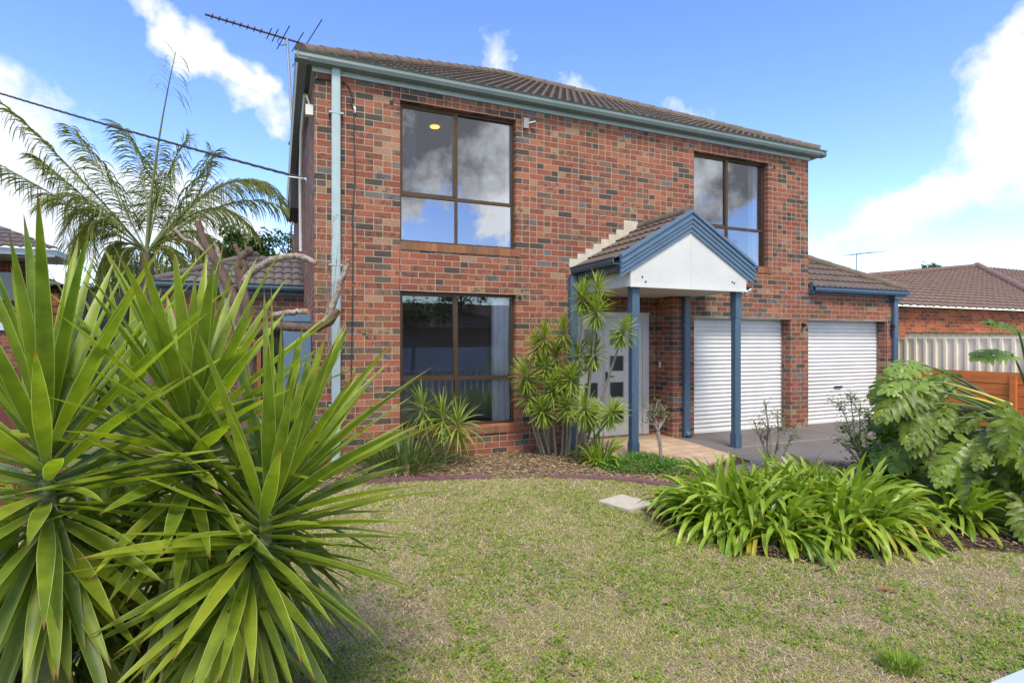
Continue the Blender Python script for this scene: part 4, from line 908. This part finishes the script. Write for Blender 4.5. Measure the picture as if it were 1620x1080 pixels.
# palm
PC = at(232, 400, 11.5)
T = thing('palm_tree', 'cocos palm with arching feathery fronds rising behind the yuccas', 'palm tree', (PC.x, PC.y, 0))
mb = MB(); mb.tube([(PC.x+.1, PC.y, 0), (PC.x+.05, PC.y, 1.5), PC], [.17, .15, .12], 12); obj('trunk', mb, 'palmtrunk', T)
def frond(tip, midp, Zt, Zm, n=56, ll=.62, t0=.16, sparse=1., rad=.022, m='palm', hang=1.4):
    a = PC; c = at(*tip, Zt); m_ = at(*midp, Zm); m_ = 2*m_-.5*(a+c); pts = []
    K = 24
    B = lambda t: (1-t)**2*a+2*t*(1-t)*m_+t*t*c
    pts = [B(i/K) for i in range(K+1)]
    mb = MB(); mb.tube(pts, [rad*(1-.85*i/K) for i in range(K+1)], 6); o = obj('frond', mb, 'palmstem', T)
    mb = MB()
    for i in range(n):
        t = t0+(1-t0)*(i+random.random()*.6)/n
        if random.random() > sparse: continue
        p = B(t); d = (B(min(1, t+.01))-B(t-.01)).normalized(); s = d.cross(V((0, 0, 1))).normalized(); up = s.cross(d)
        l = ll*(.45+.55*math.sin(PI*min(1, .15+.8*t)))*random.uniform(.8, 1.1)
        for sg in (-1, 1):
            dd = d*.75+s*sg*random.uniform(.55, .85)+up*random.uniform(-.25, .35)
            mb.ribbon(p, dd, d.cross(dd)+V((.01, 0, 0)), l, .025, hang*random.uniform(.6, 1.6), 5, .05, yprof)
    obj('leaflets', mb, m, o)
F = [((165, 500), (175, 395), 11.0, 11.2), ((262, 520), (262, 405), 11.0, 11.2), ((325, 490), (305, 385), 11.4, 11.4), ((215, 520), (208, 410), 11.9, 11.7), ((110, 470), (140, 370), 11.2, 11.3), ((300, 215), (262, 285), 12.2, 12), ((60, 250), (120, 300), 10.8, 11), ((420, 290), (335, 300), 11.8, 11.6), ((100, 400), (140, 330), 11.8, 11.6), ((2, 162), (120, 275), 9.8, 10.4), ((-60, 230), (70, 300), 11.5, 11.3), ((110, 200), (170, 285), 12.5, 12), ((185, 195), (225, 275), 12.6, 12), ((445, 315), (355, 292), 10.6, 11), ((470, 345), (370, 320), 12.3, 12), ((400, 370), (330, 330), 10.3, 10.8),
     ((150, 440), (150, 350), 10.4, 10.8), ((330, 430), (310, 365), 10.2, 10.6), ((60, 330), (130, 310), 12.8, 12.2), ((280, 470), (275, 400), 9.9, 10.6), ((190, 470), (195, 400), 10.2, 10.8), ((340, 240), (300, 300), 13, 12.3), ((250, 230), (245, 300), 13, 12.4)]
for k, (tp_, md_, zt, zm) in enumerate(F): frond(tp_, md_, zt, zm, n=86 if k < 5 else 70, ll=.70, hang=2.2)
frond((331, 228), (318, 300), 11.6, 11.5, n=40, ll=.22, hang=.3)
frond((278, 82), (247, 250), 11.2, 11.4, n=22, ll=.85, t0=.80, rad=.04, hang=2.6, sparse=.7)
# ---------------------------------------------------------------- trees in the background
def tree(name, label, c, r, n, lw, m, bk='bark', group='trees beyond the houses', flat=.8, clumps=30):
    c = V(c); T = thing(name, label, 'tree', (c.x, c.y, 0), group)
    mb = MB(); mb.tube([(c.x, c.y, 0), (c.x+.1, c.y, c.z*.5), c], [r*.07, r*.05, r*.03], 8)
    cl = []
    for i in range(clumps):
        a = random.uniform(0, 2*PI); e = math.asin(random.uniform(-.5, 1)); rr = r*random.uniform(.45, 1)
        q = c+V((rr*math.cos(a)*math.cos(e), rr*math.sin(a)*math.cos(e), rr*flat*math.sin(e))); cl.append(q)
        if i < 10: mb.tube([c-V((0, 0, r*.5)), c.lerp(q, .6), q], [r*.03, r*.02, r*.008], 6)
    obj('trunk', mb, bk, T); mb = MB()
    for i in range(n):
        q = random.choice(cl); p = q+V((random.gauss(0, .2), random.gauss(0, .2), random.gauss(0, .16)))*r*.62
        a = random.uniform(0, 2*PI); e = random.uniform(-1.2, .6); mb.leaf(p, V((math.cos(a)*math.cos(e), math.sin(a)*math.cos(e), math.sin(e))), V((-math.sin(a), math.cos(a), random.uniform(-.5, .5))), lw*random.uniform(1, 2), lw)
    obj('crown', mb, m, T)
tree('tree', 'dark drooping tree behind the low wing beside the palm', at(385, 400, 17), 1.05, 2600, .10, 'tree1')
tree('tree', 'broad olive green tree behind the charcoal shed', at(215, 475, 22), 1.9, 3600, .13, 'tree2')
tree('tree', 'dense green tree behind the grey tiled outbuilding', at(290, 475, 24), 1.9, 3200, .13, 'tree2')
tree('tree', 'small treetop showing between pruned branches and the low wing roof', at(345, 455, 23), 1.4, 2000, .12, 'tree2')
tree('tree', 'thin treetop at the left side wall of the house', at(458, 395, 19), .8, 700, .08, 'tree1')
tree('tree', 'dark treetop just above the brown neighbouring roof ridge', at(1470, 431, 34), .7, 900, .12, 'tree1')
# ---------------------------------------------------------------- outbuildings on the left
B0 = at(300, 540, 15.5)
T = thing('outbuilding', 'low brick outbuilding with grey tiled roof and roller shutter behind the pruned tree', 'house', (B0.x, B0.y, 0))
x0 = B0.x-.1; y0 = B0.y
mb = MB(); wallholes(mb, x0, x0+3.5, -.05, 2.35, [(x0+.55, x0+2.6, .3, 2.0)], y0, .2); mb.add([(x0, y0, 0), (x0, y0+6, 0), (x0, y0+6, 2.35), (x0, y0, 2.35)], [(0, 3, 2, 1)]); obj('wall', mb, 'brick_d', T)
mb = MB(); mb.box((x0-.2, y0-.25, 2.3), (x0+3.5, y0-.13, 2.42)); obj('gutter', mb, 'bluetint', T)
tiles((x0-.2, y0-.2, 2.38), (1, 0, 0), (0, math.cos(R(24)), math.sin(R(24))), 3.2, lambda v: v*math.cos(R(24)), lambda v: 4.2, 'roof', 'tile_grey', T)
tiles((x0-.2, y0-.2, 2.38), (0, 1, 0), (math.cos(R(24)), 0, math.sin(R(24))), 3.2, lambda v: v*math.cos(R(24)), lambda v: 6, 'roof', 'tile_grey', T)
caps((x0-.2, y0-.2, 2.42), (x0+2.72, y0+2.72, 2.42+2.92*math.tan(R(24))), T)
mb = MB()
for i in range(9): mb.box((x0+.55, y0-.0, 1.55+i*.05), (x0+2.6, y0+.03, 1.59+i*.05))
obj('roller_shutter', mb, 'galv', T); mb = MB(); mb.box((x0+.55, y0+.15, .3), (x0+2.6, y0+.19, 2.0)); obj('window', mb, 'doorglass', T)
# charcoal shed
def corrugated(p0, p1, z0, z1, name, m, parent=None, per=.2, dep=.03, rib=.06, **kw):
    p0, p1 = V(p0), V(p1); d = p1-p0; L = d.length; d.normalize(); n = V((d.y, -d.x, 0)); mb = MB(); k = int(L/per); prof = []
    for i in range(k+1):
        u = i*per; prof += [(u, 0), (u+per-rib*1.6, 0), (u+per-rib*1.3, dep), (u+per-rib*.3, dep)]
    prof = [(min(u, L), h) for u, h in prof]; vs = []
    for u, h in prof: q = p0+d*u+n*h; vs += [(q.x, q.y, z0), (q.x, q.y, z1)]
    mb.add(vs, [(2*i, 2*i+2, 2*i+3, 2*i+1) for i in range(len(prof)-1)]); return obj(name, mb, m, parent, **kw)
s0, s1 = at(60, 540, 13), at(203, 540, 13.5); zt = at(150, 455, 13.2).z
T = thing('shed', 'charcoal steel shed behind the left yuccas', 'shed', (s0.x, s0.y, 0))
corrugated((s0.x, s0.y, 0), (s1.x, s1.y, 0), 0, zt, 'wall', 'shed', T, per=.25)
mb = MB(); mb.tube([(s0.x, s0.y, zt), (s1.x, s1.y, zt)], .05, 8); obj('roof_edge', mb, 'shed', T)
mb = MB(); q = V((SN, CS, 0)); mb.add([(s0.x, s0.y, zt), (s1.x, s1.y, zt), tuple(s1*1+q*3+V((0, 0, zt-s1.z+.1))), tuple(s0+q*3+V((0, 0, zt-s0.z+.1)))], [(0, 1, 2, 3)]); mb.add([(s1.x, s1.y, 0), (s1.x, s1.y, zt), tuple(s1+q*3+V((0, 0, zt-s1.z+.1))), (s1.x+q.x*3, s1.y+q.y*3, 0)], [(0, 1, 2, 3)]); obj('roof', mb, 'shed', T)
s0, s1 = at(180, 540, 16), at(222, 540, 16)
T = thing('shed', 'small white gabled shed right of the charcoal one', 'shed', (s0.x, s0.y, 0))
zt = at(200, 462, 16).z; corrugated((s0.x, s0.y, 0), (s1.x, s1.y, 0), 0, zt-.15, 'wall', 'shedw', T, per=.15, dep=.015)
pk = (s0+s1)/2; pk.z = zt+.15; mb = MB(); a_ = V((s0.x, s0.y, zt-.15)); b_ = V((s1.x, s1.y, zt-.15)); back = V((SN, CS, 0))*2
mb.add([a_, b_, pk, a_+back, b_+back, pk+back], [(0, 1, 2), (3, 5, 4), (0, 2, 5, 3), (1, 4, 5, 2)]); obj('roof', mb, 'shedw', T)
# neighbouring two-storey house at far left
n0 = at(57, 540, 11)
T = thing('neighbour_house', 'two storey brick house with dark eaves at the left edge', 'house', (n0.x, n0.y, 0))
zt = at(60, 404, 11).z
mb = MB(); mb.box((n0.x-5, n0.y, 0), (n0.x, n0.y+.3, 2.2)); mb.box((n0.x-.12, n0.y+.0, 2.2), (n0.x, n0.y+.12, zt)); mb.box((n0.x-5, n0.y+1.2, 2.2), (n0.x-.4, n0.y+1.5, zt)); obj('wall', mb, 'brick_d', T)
mb = MB(); mb.box((n0.x-5, n0.y+.02, 1.85), (n0.x+.15, n0.y-.05, 2.0)); mb.box((n0.x-5, n0.y-.04, zt), (n0.x+.35, n0.y+1.5, zt+.12)); obj('fascia', mb, 'bluetint', T)
mb = MB(); mb.tube([(n0.x+.35, n0.y-.1, zt-.02), (n0.x-.4, n0.y+.2, zt-.02)], .03, 8); obj('downpipe', mb, 'galv', T)
tiles((n0.x+.4, n0.y-.1, zt+.14), (-1, 0, 0), (0, math.cos(R(22)), math.sin(R(22))), 2.5, lambda v: v*.9, lambda v: 6, 'roof', 'tile_grey', T)
mb = MB(); mb.box((n0.x-1.4, n0.y+1.17, 2.5), (n0.x-.7, n0.y+1.2, 3.1)); obj('window', mb, 'doorglass', T)
mb = MB(); q0 = at(72, 540, 13); mb.box((q0.x-2, q0.y, 0), (q0.x+.35, q0.y+.3, at(70, 452, 13).z)); obj('lower_wall', mb, 'brick_n', T)
tiles((q0.x+.45, q0.y-.1, at(70, 452, 13).z), (-1, 0, 0), (0, .9, .43), .6, lambda v: v, lambda v: 3, 'lower_roof', 'tile_grey', T)
# red timber fence on the left
T = thing('side_fence', 'dark red timber paling fence behind the yuccas on the left', 'fence', (-3.4, 5, 0))
mb = MB()
for i in range(46):
    x = -7+i*.115; mb.box((x, 6.0+random.uniform(0, .01), 0), (x+.105, 6.018, 1.42+random.uniform(-.015, .015)))
obj('palings', mb, 'redfence', T)
for z in (.4, 1.1):
    mb = MB(); mb.box((-7, 6.03, z), (-1.7, 6.07, z+.09)); obj('rail', mb, 'redfence', T)
# ---------------------------------------------------------------- right: fences and neighbour house
T = thing('steel_fence', 'cream corrugated steel fence between the garage and brick house next door', 'fence', (12.55, 6, 0))
corrugated((12.55, 2.2, 0), (12.55, 8.6, 0), .2, 1.70, 'panel', 'cream', T, per=.19, dep=-.035, rib=.05)
mb = MB(); mb.box((12.52, 2.2, 1.68), (12.60, 8.6, 1.72)); obj('cap_rail', mb, 'cream', T)
T = thing('timber_fence', 'low orange stained timber fence behind the philodendron', 'fence', (12.3, 5, 0))
for k, z in enumerate((.0, .215, .43, .645, .86)):
    mb = MB(); mb.box((12.28+.004*(k % 2), 2.0, z), (12.33, 7.5, z+.205)); obj('plank', mb, 'orange', T)
for y in (7.4, 5.6, 3.8):
    mb = MB(); mb.box((12.22, y, 0), (12.278, y+.09, 1.02)); obj('post', mb, 'orange', T)
mb = MB(); mb.box((12.33, 2.0, .2), (12.5, 7.5, 1.0)); obj('retained_soil', mb, 'soil', T)
T = thing('neighbour_house', 'single storey orange brick house with brown tiled roof on the right', 'house', (13, 8.75, 0))
mb = MB(); wallholes(mb, 12.9, 30, 0, 2.5, [(14.25, 21, 0, 1.86)], 8.75, .3); obj('wall', mb, 'brick_n', T)
corrugated((14.2, 8.98, 0), (21.2, 8.98, 0), 0, 1.87, 'garage_door', 'cream', T, per=.3, dep=.02)
k_ = .40; pit = math.atan(k_); cpn = math.cos(pit)
def lmin(v):
    Y = v*cpn; Yb, Xb, Ya, Xa = 11.42-8.5, 17.3, 14.75-8.5, 29.1
    return 0 if Y < 1.9 else (max(0, (Xb+(Xa-Xb)*(Y-Yb)/(Ya-Yb))-12.5))
tiles((12.5, 8.5, 2.5), (1, 0, 0), (0, cpn, math.sin(pit)), (14.75-8.5)/cpn, lmin, lambda v: 22., 'roof', 'tile_n', T, du=.05, per=.3, amp=.02, step=.04)
P_ = lambda X, Y, dz=.03: V((X, Y, 2.5+(Y-8.5)*k_+dz))
caps(P_(16.2, 11.1), P_(29.1, 14.75), T, 'tile_ncap', .11, .45); caps(P_(29.1, 14.75), P_(22.6, 9.7), T, 'tile_ncap', .17, .45)
mb = MB(); q = at(1590, 436, 34); mb.box((q.x-1.0, q.y, q.z-1.5), (q.x+.1, q.y+.6, q.z+.3)); ch = obj('chimney', mb, 'brick_n', T)
mb = MB(); mb.box((q.x-1.1, q.y-.06, q.z+.3), (q.x+.2, q.y+.66, q.z+.42)); obj('chimney_cap', mb, 'tile_cap', ch)
# ---------------------------------------------------------------- across the street (seen mirrored in the front windows)
T = thing('street_house', 'brick house across the street mirrored in the lower front window', 'house', (6, -19, 0))
mb = MB(); mb.box((-6, -22, 0), (20, -19, 2.5)); obj('wall', mb, 'brick_d', T)
hip(-6.5, 12.5, -27, -18.5, 2.5, R(14), T, 'tile_n', 'tile_ncap', '', 'roof') if False else None
mb = MB(); mb.add([(-6.5, -18.4, 2.5), (20.5, -18.4, 2.5), (17, -22.5, 4.3), (-3, -22.5, 4.3), (-6.5, -27, 2.5), (20.5, -27, 2.5)], [(0, 1, 2, 3), (4, 3, 2, 5), (0, 3, 4), (1, 5, 2)]); obj('roof', mb, 'tile', T)
T = thing('street_fence', 'pale fence across the street mirrored in the lower front window', 'fence', (0, -14.8, 0))
corrugated((14, -14.8, 0), (-12, -14.8, 0), 0, 1.3, 'panel', 'shedw', T, per=.2)
tree('street_tree', 'tree across the street mirrored in the right half of the lower front window', (6.5, -13.5, 3.0), 1.7, 2600, .12, 'tree1', group=None)
tree('street_tree', 'tree across the street mirrored low in the upper left window', (11.5, -21, 5.0), 1.9, 2200, .14, 'tree1', group=None)
# ---------------------------------------------------------------- lawn and litter (uncountable)
def inpoly(px, py, poly):
    c = np.zeros(len(px), bool); n = len(poly); j = n-1
    for i in range(n):
        xi, yi = poly[i][:2]; xj, yj = poly[j][:2]
        m = ((yi > py) != (yj > py)) & (px < (xj-xi)*(py-yi)/(yj-yi+1e-12)+xi); c ^= m; j = i
    return c
lawnpoly = [(-2.5, .9), (7, .9), (7, 3.2), (5.6, 4.3), (4.5, 4.7)]+edge[::-1]
def scatter(n, poly, near=1.):
    xs = rng.uniform(-2.5, 7.2, n*6); ys = rng.uniform(.8, 8.2, n*6)
    keep = inpoly(xs, ys, poly); Zd = xs*SN+ys*CS; la = xs*CS-ys*SN
    keep &= (Zd > 2.1) & (np.abs(la) < Zd*1.05)
    keep &= rng.random(len(xs)) < np.clip((2.6/Zd)**near, 0, 1)
    xs, ys = xs[keep][:n], ys[keep][:n]; return xs, ys
def vnoise(x, y, s, seed=0):
    r = np.random.default_rng(seed); g = r.random((64, 64)); X = x*s+100; Y = y*s+100; xi = np.floor(X).astype(int); yi = np.floor(Y).astype(int); fx = X-xi; fy = Y-yi
    fx = fx*fx*(3-2*fx); fy = fy*fy*(3-2*fy); G = lambda a, b: g[a % 64, b % 64]
    return (G(xi, yi)*(1-fx)+G(xi+1, yi)*fx)*(1-fy)+(G(xi, yi+1)*(1-fx)+G(xi+1, yi+1)*fx)*fy
def blades(name, n, lo, hi, w, m, thr, label, cat, elo=.1, ehi=1.1, inv=False, seed=1, near=1.1):
    x, y = scatter(n, lawnpoly, near); nz = .35*vnoise(x, y, 1.6, seed)+.3*vnoise(x, y, 5., seed+1)+.35*vnoise(x, y, 17., seed+2)
    k = (nz > thr-.12+rng.random(len(x))*.24) != inv; k &= ~inpoly(x, y, bed2); x, y = x[k], y[k]; n = len(x)
    a = rng.uniform(0, 2*PI, n); e = rng.uniform(elo, ehi, n); L = rng.uniform(lo, hi, n)
    Zd = x*SN+y*CS; w = w*np.clip(Zd/3.2, 1, 2.2)
    dx, dy, dz = np.cos(a)*np.cos(e)*L, np.sin(a)*np.cos(e)*L, np.sin(e)*L; b = rng.uniform(0, 2*PI, n); sx, sy = np.cos(b)*w, np.sin(b)*w
    z0 = rng.uniform(0, .008, n)
    v = np.stack([np.stack([x-sx, y-sy, z0], 1), np.stack([x+sx, y+sy, z0], 1), np.stack([x+dx, y+dy, z0+dz], 1)], 1).reshape(-1, 3)
    return nmesh(name, v, None, 3, m, kind='stuff', label=label, category=cat)
blades('dry_grass', 170000, .014, .042, .0022, 'straw', .0, 'short straw coloured dry grass blades over the front lawn', 'dry grass', elo=-.02, ehi=.75)
blades('green_grass', 180000, .012, .036, .0022, 'grass', .45, 'patchy short green grass of the front lawn', 'grass', ehi=1.2)
def clover(name, n, m, thr, label, cat, seed, size, near=1.0):
    x, y = scatter(n, lawnpoly, near); nz = .3*vnoise(x, y, 1.8, seed)+.3*vnoise(x, y, 6., seed+1)+.4*vnoise(x, y, 19., seed+2); k = nz > thr+rng.random(len(x))*.2; k &= ~inpoly(x, y, bed2); x, y = x[k], y[k]; n = len(x)
    a = rng.uniform(0, 2*PI, n); s = rng.uniform(.6, 1.2, n)*size; z = rng.uniform(.008, .028, n); t = rng.uniform(-.4, .4, (n, 2)); c = []
    for q in range(4):
        aa = a+q*PI/2; X = x+np.cos(aa)*s; Y = y+np.sin(aa)*s; c.append(np.stack([X, Y, z+(X-x)*t[:, 0]+(Y-y)*t[:, 1]], 1))
    return nmesh(name, np.stack(c, 1).reshape(-1, 3), None, 4, m, kind='stuff', label=label, category=cat)
clover('clover', 90000, 'clover', .42, 'small bright green clover patches scattered through the lawn', 'clover', 21, .0085)
def chips(name, n, poly, m, label, lo=.01, hi=.045, box=(-3, 8.5, 1.5, 7.6)):
    x = rng.uniform(box[0], box[1], n*3); y = rng.uniform(box[2], box[3], n*3); k = inpoly(x, y, poly); x, y = x[k][:n], y[k][:n]; n = len(x)
    a = rng.uniform(0, 2*PI, n); L = rng.uniform(lo, hi, n)/2; W = rng.uniform(.002, .007, n); tz = rng.uniform(-.4, .4, n); z = rng.uniform(.012, .03, n); c = []
    for sx, sy in ((-1, -1), (1, -1), (1, 1), (-1, 1)): c.append(np.stack([x+np.cos(a)*L*sx-np.sin(a)*W*sy, y+np.sin(a)*L*sx+np.cos(a)*W*sy, z+L*sx*tz+W*sy*.5], 1))
    return nmesh(name, np.stack(c, 1).reshape(-1, 3), None, 4, m, kind='stuff', label=label, category='mulch')
chips('mulch', 26000, bed2, 'chips', 'dark bark mulch over the bed of the large agapanthus')
M['chips2'] = mat('dry_litter', (.24, .17, .10), (.13, .09, .055), 30, .95, island=[(.10, .065, .04), (.24, .17, .10), (.36, .28, .18), (.16, .11, .07), (.45, .38, .26)])
chips('mulch', 22000, edge+[(5.0, 4.9), (4.9, 7.45), (-3.5, 7.45)], 'chips2', 'dry pale leaf litter in the bed below the front window', .015, .06)
# single fallen things
def fallen(px, py, L, W, m, name, label, cat, a=0., h=.02):
    d = 1.63*FP/(py-540); p = at(px, py, d); mb = MB(); mb.ribbon((p.x, p.y, h), (math.cos(a), math.sin(a), .25), (-math.sin(a), math.cos(a), .1), L, W, 4, 6, .25, yprof, curl=1.5)
    o = obj(name, mb, m, None, loc=(p.x, p.y, 0), label=label, category=cat)
fallen(1385, 935, .12, .03, 'cutbrown', 'fallen_leaf', 'curled orange brown leaf lying in front of the big strappy clump', 'leaf', -.6) if False else None
M['rust'] = mat('rust_brown_leaf', (.35, .12, .04), (.2, .07, .03), 30, .7)
fallen(1388, 937, .13, .035, 'rust', 'fallen_leaf', 'curled orange brown leaf on the lawn in front of the big agapanthus', 'leaf', -.6, .025)
fallen(1052, 960, .07, .04, 'chips', 'fallen_leaf', 'dark crumpled leaf in the middle of the lawn', 'leaf', .2, .025)
fallen(843, 945, .10, .014, 'yleaf', 'fallen_leaf', 'narrow yellow green leaf lying on the lawn', 'leaf', .9, .025)
fallen(1525, 1050, .05, .02, 'dead', 'fallen_leaf', 'pale leaf on the lawn right of the bright green tuft', 'leaf', .4, .025)
mb = MB(); mb.tube([at(860, 1078, 2.64)+V((0, 0, .02)), at(885, 1064, 2.70)+V((0, 0, .03)), at(910, 1073, 2.68)+V((0, 0, .02))], .004, 5); obj('twig', mb, 'dead', label='thin pale twig on the lawn at the bottom edge', category='twig')
mb = MB(); mb.tube([at(1290, 905, 3.90)+V((0, 0, .02)), at(1310, 900, 3.95)+V((0, 0, .02)), at(1328, 885, 4.10)+V((0, 0, .02))], .007, 6); obj('twig', mb, 'dead', label='pale stick lying at the front edge of the dark mulch', category='twig')
# ---------------------------------------------------------------- world: sky and clouds
w = bpy.data.worlds.new('World'); sc.world = w; w.use_nodes = True; nt = w.node_tree; bg = nt.nodes['Background']
SE, SA = R(57), R(196)      # sun elevation; azimuth measured from +Y towards +X
sky = nt.nodes.new('ShaderNodeTexSky'); sky.sky_type = 'NISHITA'; sky.sun_disc = False; sky.sun_elevation = SE; sky.sun_rotation = SA; sky.air_density = 1.; sky.dust_density = .3; sky.ozone_density = 2.5
tc = nt.nodes.new('ShaderNodeTexCoord'); dirv = tc.outputs['Generated']
def vm(op, a, b=None, out=0):
    n = nt.nodes.new('ShaderNodeVectorMath'); n.operation = op
    for i, v in enumerate((a, b)):
        if v is None: continue
        if isinstance(v, (tuple, V)): n.inputs[i].default_value = tuple(v)
        else: nt.links.new(v, n.inputs[i])
    return n.outputs[out]
n1 = noise(nt, 3.2, 8, .62, dirv); n2 = noise(nt, 9, 9, .68, dirv)
nc = noise(nt, 3.0, 5, .6, dirv, out=1)
warp = vm('ADD', dirv, vm('SCALE', vm('SUBTRACT', nc, (.5, .5, .5))))
sc_ = [n for n in nt.nodes if n.type == 'VECT_MATH' and n.operation == 'SCALE'][0]; sc_.inputs['Scale'].default_value = .30
def dv(x, y): p = V(((x-810)/FP*CS+SN, -(x-810)/FP*SN+CS, (540-y)/FP)); return p.normalized()
def seg(A, B_, r, soft, wt=1.):
    ab = B_-A; L2 = ab.length_squared
    pa = vm('SUBTRACT', warp, A); t = mth(nt, 'DIVIDE', vm('DOT_PRODUCT', pa, ab, 1), L2, clamp=True)
    sn = nt.nodes.new('ShaderNodeVectorMath'); sn.operation = 'SCALE'; sn.inputs[0].default_value = tuple(ab); nt.links.new(t, sn.inputs['Scale'])
    ds = vm('LENGTH', vm('SUBTRACT', pa, sn.outputs[0]), None, 1)
    return mth(nt, 'MULTIPLY', mth(nt, 'SUBTRACT', 1., mth(nt, 'DIVIDE', ds, r)), wt)
segs = [((1285, 395), (1430, 350), .032, .8), ((1420, 335), (1560, 230), .062, 1.), ((1560, 205), (1780, 90), .095, 1.1), ((1540, 412), (1700, 392), .03, .9),
        ((-150, 190), (60, 235), .105, 1.), ((60, 260), (340, 325), .07, 1.), ((-100, 400), (440, 410), .05, .8), ((-60, 330), (300, 400), .05, .7), ((305, 85), (445, 175), .036, .9), ((240, 20), (300, 70), .02, .35), ((1015, 110), (1030, 100), .016, .12), ((1055, 165), (1085, 172), .03, .42), ((880, 110), (940, 150), .03, .4), ((760, 60), (790, 100), .025, .3), ((1560, 90), (1640, 30), .03, .5)]
m = None
for a, b, r, wt in segs:
    q = seg(dv(*a), dv(*b), r, 0, wt); m = q if m is None else mth(nt, 'MAXIMUM', m, q)
m = mth(nt, 'MAXIMUM', m, -.6)
m = mth(nt, 'ADD', m, mth(nt, 'MULTIPLY', mth(nt, 'SUBTRACT', n1, .5), 1.3)); m = mth(nt, 'ADD', m, mth(nt, 'MULTIPLY', mth(nt, 'SUBTRACT', n2, .5), 1.5))
front = mth(nt, 'MULTIPLY', mth(nt, 'ADD', m, -.0), 2.3, clamp=True)
# broken cloud over the street side of the sky
sxyz = nt.nodes.new('ShaderNodeSeparateXYZ'); nt.links.new(dirv, sxyz.inputs[0])
backm = mth(nt, 'MULTIPLY', mth(nt, 'SUBTRACT', mth(nt, 'MULTIPLY', sxyz.outputs[1], -1.), .15), 4., clamp=True)
nb = noise(nt, 8.5, 9, .62, dirv)
el = sxyz.outputs[2]
cov = mth(nt, 'ADD', mth(nt, 'MULTIPLY', mth(nt, 'SUBTRACT', mth(nt, 'ADD', el, mth(nt, 'MULTIPLY', sxyz.outputs[0], .09)), .205), 5.5), mth(nt, 'MULTIPLY', mth(nt, 'SUBTRACT', nb, .5), 3.0))
bc = mth(nt, 'MULTIPLY', mth(nt, 'MULTIPLY', mth(nt, 'SUBTRACT', cov, .16), 4., clamp=True), backm)
cl = mth(nt, 'MAXIMUM', front, bc)
grey = mth(nt, 'MULTIPLY', mth(nt, 'MULTIPLY', mth(nt, 'ADD', mth(nt, 'ADD', mth(nt, 'SUBTRACT', el, .315), mth(nt, 'MULTIPLY', sxyz.outputs[0], .25)), mth(nt, 'MULTIPLY', mth(nt, 'SUBTRACT', n1, .5), .9)), 7., clamp=True), backm)
ccol = mixc(nt, n2, (.36, .40, .47), (.45, .46, .49))
ccol = mixc(nt, backm, ccol, (.95, .97, 1.0))
ccol = mixc(nt, mth(nt, 'MULTIPLY', grey, .9), ccol, (.075, .08, .09))
skc = nt.nodes.new('ShaderNodeHueSaturation'); skc.inputs['Saturation'].default_value = 1.2; skc.inputs['Hue'].default_value = .519; skc.inputs['Value'].default_value = 1.; nt.links.new(sky.outputs[0], skc.inputs['Color'])
SKY = .15
scol = mixc(nt, 1., skc.outputs[0], (SKY, SKY, SKY), 'MULTIPLY')
fin = mixc(nt, cl, scol, ccol)
nt.links.new(fin, bg.inputs[0]); bg.inputs[1].default_value = 1.0
sun = bpy.data.lights.new('sun', 'SUN'); sun.energy = 2.1; sun.angle = R(22); sun.color = (1, .91, .77)
so = bpy.data.objects.new('sun', sun); C.objects.link(so)
sd = V((math.sin(SA)*math.cos(SE), math.cos(SA)*math.cos(SE), math.sin(SE))); so.rotation_euler = (-sd).to_track_quat('-Z', 'Y').to_euler()
sc.view_settings.view_transform = 'Standard'; sc.view_settings.look = 'None'; sc.view_settings.exposure = 1.33; sc.view_settings.gamma = 1
